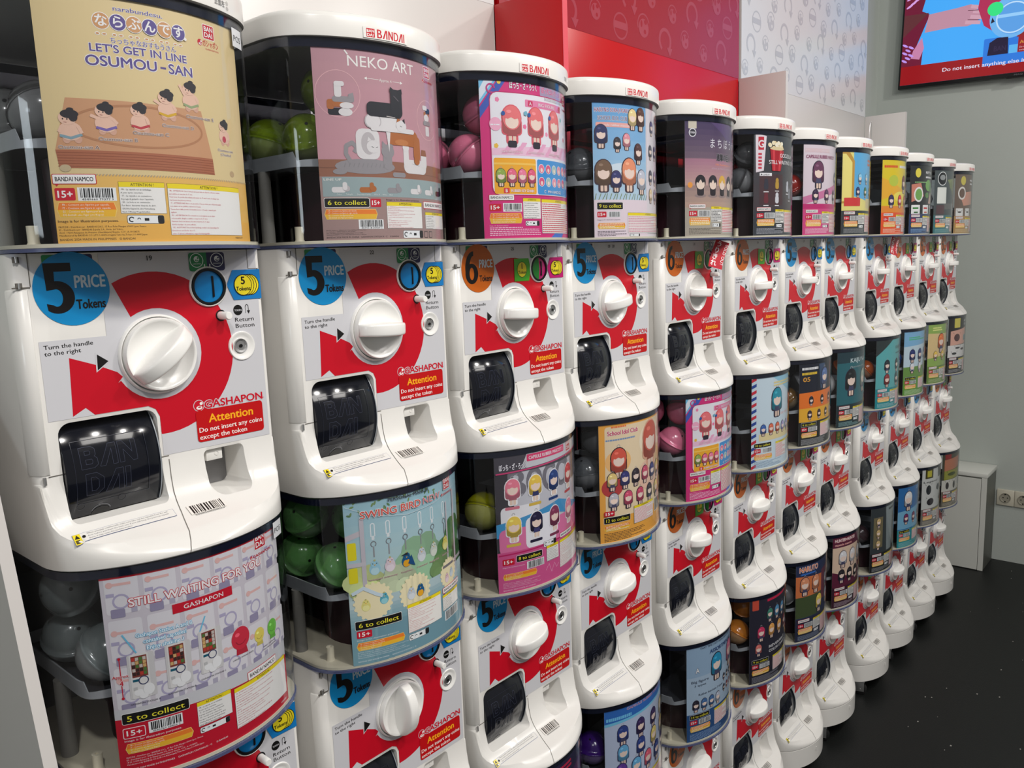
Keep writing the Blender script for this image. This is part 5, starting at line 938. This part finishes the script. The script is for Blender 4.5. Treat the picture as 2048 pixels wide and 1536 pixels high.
A = Art(3.0); A.rect(-121, -32.5, -12, -22.5, (60, 80, 140)); A.rect(-120.7, -32.2, -12.3, -22.8, (226, 224, 220)); A.rect(-120.7, -32.2, -113.5, -22.8, (236, 214, 40)); A.poly([(-119.8, -27), (-114.4, -27), (-117.1, -23.4)], (40, 36, 20)); A.rect(-119.8, -31.4, -114.6, -28, (90, 80, 30))
A.ell(-110.6, -27, 1.8, 1.6, (20, 20, 22), n=12)
for i, t in enumerate(('When you play continuously, make sure take out the capsules from the exit', 'door before purchase the next one. If you still keep the previous capsule', 'there, it may cause the machine broken.')): A.text(t, -107, -25.3 - i * 2.8, 1.5, (70, 70, 84), w=(88, 88, 46)[i], res=1, bold=.02)
ME['warning'] = A.mesh('warning_sticker', STICK, shelf_mp(-.0328, -.0222))

# knob: fixed collar, turning dial, grip
mb = MB(); mb.lathe([(.0452, -.0002), (.0450, -.0030), (.0440, -.0045), (.0430, -.0045), (.0422, -.0030), (.0422, .004), (0.02, .004)], n=56, cap=False); ME['collar'] = mb.mesh('knob_collar', KNOB, True, 35)
mb = MB(); mb.lathe([(.0412, .003), (.0413, -.0095), (.0404, -.0118), (.0388, -.0118), (.0368, -.0104), (.032, -.0068), (.024, -.0040), (.012, -.0028), (0.0, -.0026)], n=56, cap=False); ME['dial'] = mb.mesh('knob_dial', KNOB, True, 40)
mb = MB(); R = []
NS = 26
for i in range(NS + 1):
    s = -1 + 2 * i / NS; x = s * .0398; p = .0125 + .0265 * math.sqrt(max(0, 1 - (s * .985) ** 2)) ** 1.15; tb = .0088 + .0022 * (1 - s * s); tf = .0078 + .0012 * (1 - s * s)
    R.append([(x, .003, -tb), (x, -p * .5, -(tb + tf) / 2), (x, -p + .0022, -tf), (x, -p + .0006, -tf + .0012), (x, -p, -tf + .0032), (x, -p, tf - .0032), (x, -p + .0006, tf - .0012), (x, -p + .0022, tf), (x, -p * .5, (tb + tf) / 2), (x, .003, tb)])
mb.loft(R, True, True, True); ME['grip'] = mb.mesh('knob_grip', KNOB, True, 50)
# token slot
SX, SZ = .0685, .1905
mb = MB(); mb.lathe([(.0238, -.0004), (.0236, -.0022), (.0226, -.003), (.0216, -.0022), (.0216, -.0004)], n=36, cap=False, c=(SX, 0, SZ)); ME['slot_ring'] = mb.mesh('token_slot_ring', KNOB, True, 60)
mb = MB(); mb.lathe([(.0216, -.0012), (.0214, -.0034), (.0186, -.0034), (.0182, -.0012)], n=36, cap=False, c=(SX, 0, SZ)); ME['slot_bezel'] = mb.mesh('token_slot_bezel', BLACK, True, 60)
mb = MB(); mb.lathe([(.0184, -.0015), (.010, -.0028), (0, -.0032)], n=36, cap=False, c=(SX, 0, SZ)); ME['slot_face5'] = mb.mesh('slot_face_blue', BLUEP, True)
def half(m, a0, a1, nm):
    q = MB(); R = [[], []]
    V = [(SX, -.0032, SZ)] + [(SX + .0184 * math.cos(math.radians(a0 + (a1 - a0) * i / 20)), -.0015, SZ + .0184 * math.sin(math.radians(a0 + (a1 - a0) * i / 20))) for i in range(21)]
    q.add(V, [(0, i + 1, i + 2) for i in range(20)]); return q.mesh(nm, m)
ME['slot_g'] = half(GREENP, 90, 270, 'slot_face_green'); ME['slot_m'] = half(MAGP, -90, 90, 'slot_face_magenta')
mb = MB(); mb.bbox(SX + .0035, SX + .006, -.0042, -.0018, SZ - .0125, SZ + .0125, .0008); ME['slot'] = mb.mesh('token_slot_gap', BLACK)
# return button and lock
mb = MB(); mb.lathe([(.0068, -.0004), (.0068, -.0008), (.0052, -.0008)], n=24, c=(.0815, 0, .1555), cap=False); ME['btn_hole'] = mb.mesh('button_hole', BLACK)
mb = MB(); mb.lathe([(.0048, .002), (.0048, -.0185), (.0040, -.0197), (0, -.0197)], n=24, c=(.0815, 0, .1555)); ME['btn'] = mb.mesh('button_stem', KNOB, True, 40)
mb = MB(); mb.lathe([(.0180, -.0002), (.0172, -.002), (.0155, -.002), (.0135, -.0004), (.0085, -.0004)], n=32, c=(.1055, 0, .1165), cap=False); ME['lock_cup'] = mb.mesh('lock_cup', KNOB, True, 60)
mb = MB(); mb.lathe([(.0088, .001), (.0088, -.0020), (.0082, -.0028), (.0064, -.0024), (.0058, -.0016), (.003, -.0016), (0, -.0016)], n=32, c=(.1035, 0, .1170)); ME['lock_core'] = mb.mesh('lock_core', STEEL, True, 30)
mb = MB(); mb.bbox(.1022, .1060, -.0024, -.0014, .1163, .1177, .0003); mb.lathe([(.0022, -.0024), (.0022, -.0026), (0, -.0026)], n=12, c=(.1035, 0, .1166)); ME['keyhole'] = mb.mesh('lock_keyhole', BLACK)
# the capsule door: a bulging smoked drum
DC, DR = (.078, -.002), .0840
mb = MB(); R = []
for x, r in ((-.1135, DR - .004), (-.1130, DR - .001), (-.1118, DR), (-.0112, DR), (-.010, DR - .001), (-.0095, DR - .004)):
    R.append([(x, DC[0] - r * math.cos(math.radians(-34 + 78 * i / 36)), DC[1] + r * math.sin(math.radians(-34 + 78 * i / 36))) for i in range(37)])
mb.loft(R, True, True, True); ME['door'] = mb.mesh('door_drum', NAVY, True, 40)
mb = MB()
for x in (-.0118,):
    R = []
    for i in range(33):
        a = math.radians(-34 + 78 * i / 32); ring = []
        for k in range(6):
            b_ = 2 * math.pi * k / 6; r = DR + .0006 + .0007 * math.cos(b_); ring.append((x + .0007 * math.sin(b_), DC[0] - r * math.cos(a), DC[1] + r * math.sin(a)))
        R.append(ring)
    mb.loft(R, True, True, True)
ME['door_edge'] = mb.mesh('door_edge', plastic('frosted_edge_plastic', (150, 156, 162), .25), True, 60)
def mp_door(x, z, o):
    s = (z - DC[1]) / DR; r = DR + o; return (x, DC[0] - r * math.cos(s), DC[1] + r * math.sin(s))
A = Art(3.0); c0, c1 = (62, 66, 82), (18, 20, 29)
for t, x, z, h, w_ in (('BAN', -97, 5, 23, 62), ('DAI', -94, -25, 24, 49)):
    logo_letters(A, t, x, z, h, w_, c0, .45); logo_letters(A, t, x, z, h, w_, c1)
A.path([(-104, -34), (-104, 36), (-26, 36), (-26, -34), (-104, -34)], .5, (40, 43, 55)); A.arc(-78, -50, 10.2, 11, 20, 160, (120, 122, 128), n=16); A.ell(-78, -51, 10, 8.5, (6, 6, 8), n=24)
A.arc(-100, -37, 4, 4.4, 0, 360, (46, 48, 56), n=16); A.arc(-56, -37, 4, 4.4, 0, 360, (46, 48, 56), n=16)
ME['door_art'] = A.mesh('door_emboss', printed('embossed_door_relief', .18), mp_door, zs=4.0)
mb = MB(); mb.box(OP[0] - .001, OP[1] + .001, .0985, .0995, OP[2], OP[3]); mb.box(OP[0] - .0005, OP[0] + .0005, .03, .0995, OP[2], OP[3]); ME['recess'] = mb.mesh('recess_back', DARK)
# token return cup
mb = MB(); mb.add([(.044, .0442, -.057), (.0945, .0442, -.057), (.0945, .0442, -.004), (.044, .0442, -.004)], [(0, 1, 2, 3)]); ME['cup_back'] = mb.mesh('cup_back', DGREY)
mb = MB(); mb.bbox(.049, .070, .005, .044, -.0185, -.0037, .001); mb.lathe([(.0028, .0046), (.0028, .0044), (.0022, .0044)], n=16, c=(.0625, 0, -.0105), cap=False); ME['chute'] = mb.mesh('token_chute', BODY, True, 40)

# window unit above the panel
def band(g0, z0, z1, th, back, name, mat, f0=-.0745):
    o = outL(g0, f0, back); i = outL(g0 - th, f0, back - th); V = []; n = len(o)
    V = [(p[0], p[1], z0) for p in o] + [(p[0], p[1], z1) for p in o] + [(p[0], p[1], z0) for p in i] + [(p[0], p[1], z1) for p in i]; F = []
    for k in range(n):
        j = (k + 1) % n; F += [(k, j, n + j, n + k), (2 * n + j, 2 * n + k, 3 * n + k, 3 * n + j), (n + k, n + j, 3 * n + j, 3 * n + k), (j, k, 2 * n + k, 2 * n + j)]
    m_ = MB(); m_.add(V, F); return m_.mesh(name, mat, True, 40)
def plate(g, z0, z1, back, name, mat, f0=-.0745):
    o = outL(g, f0, back); m_ = MB(); m_.loft([[(p[0], p[1], z0) for p in o], [(p[0], p[1], z1) for p in o]], True, True, True); return m_.mesh(name, mat, True, 40)
ME['window'] = band(-.0005, .2376, .4812, .0016, .33, 'window_shell', WIN)
ME['window_rim'] = band(.001, .2335, .2372, .005, .34, 'window_rim', RIM)
ME['window_top'] = band(-.0022, .4720, .4811, .0004, .33, 'window_top_rim', TOPRIM)
ME['window_tall'] = band(-.0005, .2376, .4880, .0016, .33, 'window_shell', WIN)
ME['window_top_tall'] = band(-.0022, .4762, .4878, .0004, .33, 'window_top_rim', TOPRIM)
ME['tray_floor'] = plate(-.0022, .2376, .2413, .335, 'floor_tray', CREAM)
mb = MB(); mb.box(-.1300, .1300, .19, .31, .2408, .425); mb.box(-.045, .06, .06, .19, .2408, .36)
ME['inner_box'] = mb.mesh('mechanism_box', DARK)
mb = MB(); mb.box(-.134, .134, .30, .325, .25, .478); ME['inner_back'] = mb.mesh('inner_back', plastic('dark_blue_inner_plastic', (20, 22, 38), .4))
mb = MB(); mb.box(-.134, .134, .30, .303, .25, .480); ME['smoked_back'] = mb.mesh('smoked_back', SMOKE)
# hopper tray: curved grey band with a lower step, over a dark drum
o_ = outL(-.015, -.0745, .18); i_ = outL(-.0168, -.0745, .178)
mb = MB(); n = len(o_)
def zt(p): return .352 + .010 * max(0, -p[1] / .08) - (.012 if -.125 < p[0] < -.085 and p[1] < -.01 else 0)
V = [(p[0], p[1], .334) for p in o_] + [(p[0], p[1], zt(p)) for p in o_] + [(p[0], p[1], .334) for p in i_] + [(p[0], p[1], zt(p)) for p in i_]; F = []
for k in range(n):
    j = (k + 1) % n; F += [(k, j, n + j, n + k), (2 * n + j, 2 * n + k, 3 * n + k, 3 * n + j), (n + k, n + j, 3 * n + j, 3 * n + k), (j, k, 2 * n + k, 2 * n + j)]
mb.add(V, F); ME['tray'] = mb.mesh('capsule_tray', TRAY, True, 40)
q = outL(-.017, -.0745, .178); mb = MB(); mb.loft([[(p[0], p[1], .3345) for p in q], [(p[0], p[1], .337) for p in q]], True, True, True); ME['tray_bottom'] = mb.mesh('tray_bottom', plastic('dark_tray_plastic', (52, 53, 58), .35))
mb = MB(); mb.lathe([(.075, .241), (.078, .333)], (0, .045, 0), 'z', 36); ME['drum'] = mb.mesh('dispensing_drum', MAROON, True, 40)
for nk, (x, y, r, h) in enumerate(((-.114, .002, .0055, .020), (-.055, -.045, .0055, .020), (.114, .002, .0055, .020))):
    mb = MB(); mb.lathe([(r + .002, .2405), (r, .244), (r, .2405 + h), (r * .4, .2405 + h), (r * .4, .2405 + h - .002)], (x, y, 0), 'z', 16)
    ME['post%d' % nk] = mb.mesh('screw_post', CREAM, True, 40)
for nk, (x, y) in enumerate(((-.122, .06), (.122, .06))):
    mb = MB(); mb.lathe([(.009, .2405), (.008, .334)], (x, y, 0), 'z', 16)
    ME['leg%d' % nk] = mb.mesh('tray_support', MATS.get('grey_support_plastic') or plastic('grey_support_plastic', (120, 118, 112), .5), True, 40)
# cap of the top unit
mb = MB(); R = []
for g, z in ((-.002, .4882), (.0022, .4884), (.0025, .491), (.0025, .5115), (.0016, .5150), (-.0012, .5175), (-.006, .5190), (-.020, .5200)):
    R.append([(p[0], p[1], z) for p in outL(g, -.0765, .345)])
mb.loft(R, True, True, True); ME['cap'] = mb.mesh('top_cap', BODY, True, 50)
def mp_cap(x, z, o): return (x, Fy(x, -.0765 - .0025) - .0004 - o, z)
A = Art(4.0); A.rect(-50, 489.8, 17, 503.5, (230, 228, 224)); A.rr(-46, 491, -34.5, 501.5, .6, RED); A.text('BAN', -45.2, 496.8, 3.4, (240, 236, 232), w=9.6, bold=.05); A.text('DAI', -45.2, 492, 3.4, (240, 236, 232), w=8.6, bold=.05)
bandai_word(A, -31, 491.2, 10.4, RED, .82); ME['logo'] = A.mesh('cap_logo', STICK, mp_cap)
A = Art(4.0); A.text('正面左', 70, 494, 5.0, (60, 58, 60), w=16); A.text('①', 88, 497, 3.2, (60, 58, 60)); A.text('②', 88, 491.5, 3.2, (60, 58, 60)); ME['capnote'] = A.mesh('cap_note', STICK, mp_cap)
_OL = None
def corner_pt(a, o):
    """point on the window outline at arc length a (mm) from its centre, pushed out by o"""
    global _OL
    if _OL is None:
        q = outL(-.0005, -.0745, .33); i0 = len(q) // 2; L = [(0.0, q[i0])]
        for i in range(i0 + 1, len(q)): L.append((L[-1][0] + math.dist(q[i - 1], q[i]), q[i]))
        _OL = L
    for (s0, p0), (s1, p1) in zip(_OL, _OL[1:]):
        if s0 <= a <= s1:
            t = (a - s0) / (s1 - s0); x = p0[0] + (p1[0] - p0[0]) * t; y = p0[1] + (p1[1] - p0[1]) * t; dx, dy = p1[0] - p0[0], p1[1] - p0[1]; L_ = math.hypot(dx, dy)
            return (x + dy / L_ * (o + .0004), y - dx / L_ * (o + .0004))
    return _OL[-1][1]
A = Art(3.0); A.rect(104, 458, 128, 478, (214, 216, 220)); A.text('POS', 107, 464, 6.5, (40, 40, 44), w=17, bold=.02); ME['pos'] = A.mesh('pos_label', STICK, lambda a, z, o: corner_pt(a, o) + (z,))

# ------------------------------------------------------------------ capsules
def cap_mats(c, a):
    k = 'capsule_%d_%d_%d_%d' % (c + (int(a * 10),))
    return MATS.get(k) or clear(k, [s2l(v) * .8 + .1 for v in c], a, c, .05)
SLIP = plastic('paper_slip', (216, 206, 176), .7)
CAPME = {}
def capsule(name, c, c2, a, loc, rot, label, group, slip=True, det=20):
    r = .0325; t = empty(name, loc, label=label, cat='capsule', group=group); t.rotation_euler = rot
    for key, col, al, s in (('capsule_lid', c, a, 1), ('capsule_base', c2[0], c2[1], -1)):
        k = (key, col, al, det)
        if k not in CAPME:
            m = MB(); P = [(r * math.cos(math.radians(q)), s * r * math.sin(math.radians(q))) for q in range(0, 91, 15)]; P[-1] = (0, s * r)
            if s > 0: P = [(r * 1.03, -.002), (r * 1.03, .001)] + P
            m.lathe(P, axis='z', n=det, cap=False)
            if s < 0:
                for q in range(3):
                    b_ = q * 2.1; m.lathe([(.0022, .0004), (0, .0005)], (0, 0, 0), 'z', 8, cap=False)
            CAPME[k] = m.mesh(key, cap_mats(col, al), True)
        obj(key, CAPME[k], t)
    if a > .85 or det > 16:
        if 'holes' not in CAPME:
            m = MB()
            for q in range(3):
                b_ = q * 2.09; v = Vector((math.cos(b_) * math.cos(.9), math.sin(b_) * math.cos(.9), math.sin(.9))); qd = v.to_track_quat('Z', 'Y'); V = [(qd @ Vector((.0022 * math.cos(h), .0022 * math.sin(h), 0))) + v * (r + .0003) for h in [0, .785, 1.57, 2.356, 3.14, 3.93, 4.71, 5.5]]
                m.add(V, [tuple(range(8))])
            CAPME['holes'] = m.mesh('air_hole', BLACK)
        obj('air_hole', CAPME['holes'], t)
    if a < .6 and det > 14:
        if 'toy' not in CAPME:
            m = MB(); rn_ = random.Random(2); R = []
            for q in range(7):
                th = -1.3 + 2.6 * q / 6; R.append([((.021 * math.cos(th) * rn_.uniform(.75, 1.1)) * math.cos(h), (.021 * math.cos(th) * rn_.uniform(.75, 1.1)) * math.sin(h), .021 * math.sin(th)) for h in [j * math.pi / 4 for j in range(8)]])
            m.loft(R, True, True, True); CAPME['toy'] = m.mesh('wrapped_toy', plastic('white_wrapped_toy', (210, 214, 206), .35))
        obj('wrapped_toy', CAPME['toy'], t)
    if slip and a < .85:
        if 'slip' not in CAPME:
            m = MB(); m.add([(-.018, -.012, -.014), (.018, -.012, -.012), (.020, .006, .012), (-.016, .008, .016), (-.02, .016, -.01), (.016, .018, -.008)], [(0, 1, 2, 3), (3, 2, 5, 4)]); CAPME['slip'] = m.mesh('paper_slip', SLIP)
        obj('paper_slip', CAPME['slip'], t)
    return t

# ------------------------------------------------------------------ assembling the stacks
COL = [-.004, .3127, .6131, .9042, 1.2313, 1.5569, 1.8548, 2.1399, 2.4972, 2.8014, 3.1095, 3.4099]
PRICE = [[5, 5, 6, 5, 6, 6, 5, 5, 5, 6, 6, 6], [5, 5, 5, 5, 6, 6, 6, 6, 5, 5, 5, 6], [5, 5, 5, 5, 6, 6, 6, 6, 6, 5, 5, 5]]
ANG = [[40, -2, -3, 10, -4, 2, 0, 3, 0, -2, 2, 0], [90, 88, 12, 10, -3, 4, 8, 3, 2, 5, 4, 2], [60, 30, 10, 8, 5, 6, 8, 4, 6, 5, 4, 2]]
NUMS = ['19', '22', '25', '28   28', '31', '34', '37', '40', '43', '46', '49', '52']
ORD = ['first', 'second', 'third', 'fourth', 'fifth', 'sixth', 'seventh', 'eighth', 'ninth', 'tenth', 'eleventh', 'twelfth']
DESC = {(0, 0): 'tan sumo wrestler', (1, 0): 'dusty pink cat figures', (2, 0): 'pink big figure', (3, 0): 'sky blue school idol', (4, 0): 'purple dusk', (5, 0): 'dark popcorn bucket', (6, 0): 'pale pink rubber mascot', (7, 0): 'yellow and blue', (8, 0): 'bright yellow and orange', (9, 0): 'black and green reptile', (10, 0): 'dark grey', (11, 0): 'brown reptile',
        (0, 1): 'red and grey still waiting', (1, 1): 'light blue swinging bird', (2, 1): 'grey and pink keychain', (3, 1): 'orange school idol', (4, 1): 'pink big figure', (5, 1): 'pale airmail striped', (6, 1): 'black and orange', (7, 1): 'dark teal', (8, 1): 'light teal', (9, 1): 'sky and meadow', (10, 1): 'green and orange fruit', (11, 1): 'black and salmon reptile',
        (0, 2): 'purple', (1, 2): 'blue', (2, 2): 'dark violet', (3, 2): 'white and blue rubber mascot', (4, 2): 'pale blue assortment', (5, 2): 'black colour charm', (6, 2): 'navy and orange', (7, 2): 'maroon', (8, 2): 'dark grey and white', (9, 2): 'blue sky', (10, 2): 'white beetle', (11, 2): 'olive insect'}
ROW = ['top', 'middle', 'bottom']
CAPS = {(0, 0): [((150, 150, 150), .35), 2], (1, 0): [((150, 176, 40), .3), 3], (2, 0): [((226, 120, 150), 1.0), 3], (3, 0): [((120, 124, 130), .3), 2], (5, 0): [((120, 122, 126), .5), 3], (6, 0): [((170, 40, 30), .6), 2], (9, 0): [((180, 180, 184), .5), 1], (10, 0): [((150, 150, 154), .4), 1],
        (0, 1): [((140, 150, 150), .55), 4], (1, 1): [((140, 205, 125), .3), 4], (2, 1): [((190, 190, 20), .45), 1], (3, 1): [((130, 134, 140), .3), 3], (4, 1): [((226, 120, 150), 1.0), 4], (6, 1): [((150, 110, 50), .4), 2], (7, 1): [((200, 200, 200), .7), 2], (8, 1): [((190, 90, 30), .5), 2], (9, 1): [((30, 110, 200), .6), 1], (10, 1): [((180, 90, 110), .7), 1], (11, 1): [((170, 170, 172), .6), 1],
        (3, 2): [((70, 30, 130), .6), 2], (5, 2): [((226, 140, 50), .6), 3], (6, 2): [((150, 150, 152), .4), 2], (7, 2): [((130, 130, 132), .4), 1], (8, 2): [((80, 60, 64), .4), 2], (10, 2): [((170, 170, 172), .5), 1]}
CNAME = lambda c: 'pink' if c[0] > 200 and c[2] > 100 else 'orange' if c[0] > 180 and c[1] > 80 and c[2] < 60 and c[1] < 160 else 'yellow' if c[0] > 140 and c[1] > 165 and c[2] < 60 else 'green' if c[1] > c[0] + 30 else 'red' if c[0] > 140 and c[1] < 60 else 'purple' if c[2] > 120 and c[1] < 50 else 'blue' if c[2] > 180 and c[0] < 60 else 'amber' if c[0] > c[2] + 60 else 'grey'
POS = [(-.090, .004, .388), (-.098, .078, .390), (-.058, .000, .447), (-.101, .055, .450)]
PLACE = ['lowest near the glass', 'low and farther back', 'upper and nearest the card', 'upper and farther back']
back_sheet = MB(); q = [mp_poster(a * .001, 0, -.0004) for a in range(-112, 113, 8)]; q2 = [mp_poster(a * .001, 0, .0002) for a in range(-112, 113, 8)]
V = [(p[0], p[1], .240) for p in q] + [(p[0], p[1], .482 - .0035) for p in q] + [(p[0], p[1], .240) for p in q2] + [(p[0], p[1], .482 - .0035) for p in q2]; n = len(q)
back_sheet.add(V, [(k, k + 1, n + k + 1, n + k) for k in range(n - 1)] + [(2 * n + k + 1, 2 * n + k, 3 * n + k, 3 * n + k + 1) for k in range(n - 1)])
ME['card_back'] = back_sheet.mesh('card_back', plastic('card_stock', (200, 198, 196), .7))
OFS = (0, 0, .0962)
PCACHE = {}
def poster_mesh(i, t):
    f = POSTERS[(i, t)]
    if (f, t == 0) in PCACHE: return PCACHE[(f, t == 0)]
    k = 1.0 if t == 0 else .985
    PCACHE[(f, t == 0)] = f().mesh('display_card', PRINT, lambda a, z, o: mp_poster(a, .2408 + (z - .240) * k, o)); return PCACHE[(f, t == 0)]
PARTS = [('housing', 'housing'), ('hinge_slot', 'hinge_slot_a'), ('hinge_slot', 'hinge_slot_b'), ('hinge_pin', 'hinge_pin_a'), ('hinge_pin', 'hinge_pin_b'), ('hinge_pin', 'low_pin'), ('door_strip', 'strip'), ('graphic_sheet', 'graphic'), ('attention_sticker', 'attention'), ('barcode_sticker', 'barcode'), ('warning_sticker', 'warning'),
         ('token_slot_ring', 'slot_ring'), ('token_slot_bezel', 'slot_bezel'), ('token_slot', 'slot'), ('button_hole', 'btn_hole'), ('return_button', 'btn'), ('door_recess', 'recess'), ('coin_cup', 'cup_back'), ('token_chute', 'chute'),
         ('window', 'window'), ('window_rim', 'window_rim'), ('window_top_rim', 'window_top'), ('floor_tray', 'tray_floor'), ('mechanism_box', 'inner_box'), ('capsule_tray', 'tray'), ('tray_bottom', 'tray_bottom'), ('dispensing_drum', 'drum'), ('screw_post', 'post0'), ('screw_post', 'post1'), ('screw_post', 'post2'), ('tray_support', 'leg0'), ('tray_support', 'leg1')]
for i, cx in enumerate(COL):
    for t in range(3):
        z0 = ZO - t * .5781 - .0962
        row = ROW[t]
        lab = 'white capsule machine with %s card, %s in %s row' % (DESC[(i, t)], ORD[i], row)
        r = empty('capsule_machine', (cx, 0, z0), label=lab, cat='vending machine', group='capsule machines in the %s row' % row)
        for nm, k in PARTS: obj(nm, ME[{'window': 'window_tall', 'window_top': 'window_top_tall'}.get(k, k) if t == 0 else k], r, OFS)
        for q in SEAMS: obj('panel_seam', q, r, OFS)
        p = PRICE[t][i]
        obj('price_sticker', ME['price%d' % p], r, OFS)['label'] = ('round blue sticker reading 5 PRICE Tokens' if p == 5 else 'round orange sticker reading 6 PRICE Tokens')
        obj('token_sticker', ME['tok%d' % p], r, OFS)
        if p == 5: obj('slot_face', ME['slot_face5'], r, OFS)['label'] = 'blue slot face'
        else: obj('slot_face', ME['slot_g'], r, OFS)['label'] = 'green left half of slot face'; obj('slot_face', ME['slot_m'], r, OFS)['label'] = 'magenta right half of slot face'
        lk = obj('lock', ME['lock_cup'], r, OFS); obj('lock_core', ME['lock_core'], lk); obj('keyhole', ME['keyhole'], lk)
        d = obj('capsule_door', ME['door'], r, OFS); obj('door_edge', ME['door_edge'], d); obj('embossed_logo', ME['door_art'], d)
        obj('knob_collar', ME['collar'], r, (.0005, 0, .118 + .0962))
        kn = obj('knob', ME['dial'], r, (.0005, 0, .118 + .0962)); kn.rotation_euler = (0, math.radians(-ANG[t][i]), 0); obj('grip', ME['grip'], kn)
        c = obj('display_card', poster_mesh(i, t), r, OFS); c['label'] = DESC[(i, t)] + ' display card'; obj('card_back', ME['card_back'], c)
        if t == 0:
            obj('inner_back', ME['smoked_back'], r, OFS)
            obj('top_cap', ME['cap'], r, OFS)
            if i: obj('cap_logo', ME['logo'], r, OFS)
            if i in (0, 2, 4): obj('cap_note', ME['capnote'], r, OFS)
            A = Art(); A.text(NUMS[i], 1, 223, 5.4, (40, 38, 40), al='c', bold=.03); obj('number_label', A.mesh('number_label', STICK, lambda x, z, o: (x, -.0012 - o, z)), r, OFS)
        else: obj('inner_back', ME['inner_back'], r, OFS)
        if i == 0 and t < 2: obj('pos_label', ME['pos'], r, OFS)
        if (i, t) in CAPS:
            (c, a), n = CAPS[(i, t)]; cn = CNAME(c); rn = random.Random(i * 3 + t)
            base2 = (c, a) if a == 1.0 else (tuple(min(255, int(v * .5 + 90)) for v in c), min(.9, a + .12))
            for k in range(n):
                x, y, z = POS[k]
                capsule('toy_capsule', c, base2, a, (cx + x, y, z0 + .0962 + z - (.016 if k < 2 else .012)), (rn.uniform(-.9, .9), rn.uniform(-.9, .9), rn.uniform(0, 6)),
                        '%s toy capsule, %s, in the %s window of the %s row' % (cn, PLACE[k], ORD[i], row), 'toy capsules behind the windows', i < 7, 24 if i < 5 else 14)
# wheeled bases
mb = MB(); R = []
for g, z in ((-.006, .0555), (-.001, .0575), (-.0005, .1164), (-.003, .1172)): R.append([(p[0], p[1], z) for p in outL(g, -.0755, BACK)])
mb.loft(R, True, True, True); ME['skirt'] = mb.mesh('base_skirt', BODY, True, 45)
mb = MB(); mb.box(-.0203, -.0188, -.0768, -.0745, .091, .101); ME['clip'] = mb.mesh('base_clip', KNOB)
def caster_mesh():
    a = MB(); a.lathe([(.0, -.008), (.018, -.008), (.0215, -.006), (.0215, .006), (.018, .008), (0, .008)], (0, 0, .0215), 'x', 24); w_ = a.mesh('wheel', RUBBER, True, 40)
    b_ = MB(); b_.bbox(-.013, -.0095, -.012, .022, .014, .055, .001); b_.bbox(.0095, .013, -.012, .022, .014, .055, .001); b_.bbox(-.018, .018, -.014, .028, .050, .056, .001); b_.lathe([(.003, -.0145), (.003, .0145)], (0, 0, .0215), 'x', 12)
    return w_, b_.mesh('caster_fork', STEEL, True, 40)
WH, FK = caster_mesh()
for i, cx in enumerate(COL):
    t = empty('wheeled_base', (cx, 0, 0), label='white wheeled plinth with black castors under the %s stack from the left' % ORD[i], cat='plinth', group='wheeled plinths under the stacks')
    obj('skirt', ME['skirt'], t); obj('clip', ME['clip'], t)
    for x, y in ((-.10, -.018), (.095, -.018), (-.10, .28), (.095, .28)):
        f = obj('castor', FK, t, (x, y, 0), (0, 0, .3 if x < 0 else -.4)); obj('wheel', WH, f)

# sold-out tags hanging by the fifth and ninth top machines
def sold(cx, label, group='red sold-out tags'):
    t = empty('sold_out_tag', (cx, 0, ZO), label=label, cat='tag', group=group)
    def mp(x, z, o):   # x across 0..46 mm, z along 0..86 mm, curling outwards at the lower end
        s = z * 1000 / 86; dr = .0468 * 1
        return (.078 + (x - .023) * .95 - .072 * max(0, 1 - s) ** 1.2, -.0265 - .018 * (1 - s) ** 2 - .0 + o * -1 - .010 * x / .046, .235 - .058 * (1 - s) - (.010 * x / .046 if 1 else 0))
    m = MB(); R = []
    for k in range(13):
        z = .086 * k / 12; R.append([mp(x, z, o) for x, o in ((0, 0), (.023, 0), (.046, 0), (.046, -.0004), (.023, -.0004), (0, -.0004))])
    m.loft(R, True, True, True); obj('tag_sheet', m.mesh('tag_sheet', plastic('red_tag_card', (180, 12, 34), .3), True, 40), t)
    A = Art()
    for k, ch in enumerate('うりきれ'): A.text(ch, 14, 67 - k * 20, 14, (240, 232, 232), al='c', bold=.05, sx=1.0)
    A.text('SOLD OUT', 36, 78, 9, (240, 232, 232), w=66, rot=-math.pi / 2, bold=.03)
    obj('tag_lettering', A.mesh('tag_lettering', STICK, mp, .0001), t)
    return t
sold(COL[4], 'red curling sold-out tag hanging over the token slot of the fifth top machine')
sold(COL[8], 'red curling sold-out tag hanging over the token slot of the ninth top machine')
# wire hook standing behind the eighth cap
m = MB(); P = [(0, 0, 0), (-.002, 0, .06), (.004, 0, .095), (.012, 0, .104), (.020, 0, .095), (.020, 0, .02)]
R = []
for k, p in enumerate(P):
    R.append([(p[0] + .0016 * math.cos(h), p[1] + .0016 * math.sin(h), p[2]) for h in [j * math.pi / 4 for j in range(8)]])
m.loft(R, True, True, True); o = obj('wire_hook', m.mesh('wire_hook', STEEL, True, 60)); o.location = (COL[8] + .06, .06, ZO + .519); tag(o, 'bent steel wire hook standing up behind the eighth white cap', 'hook')
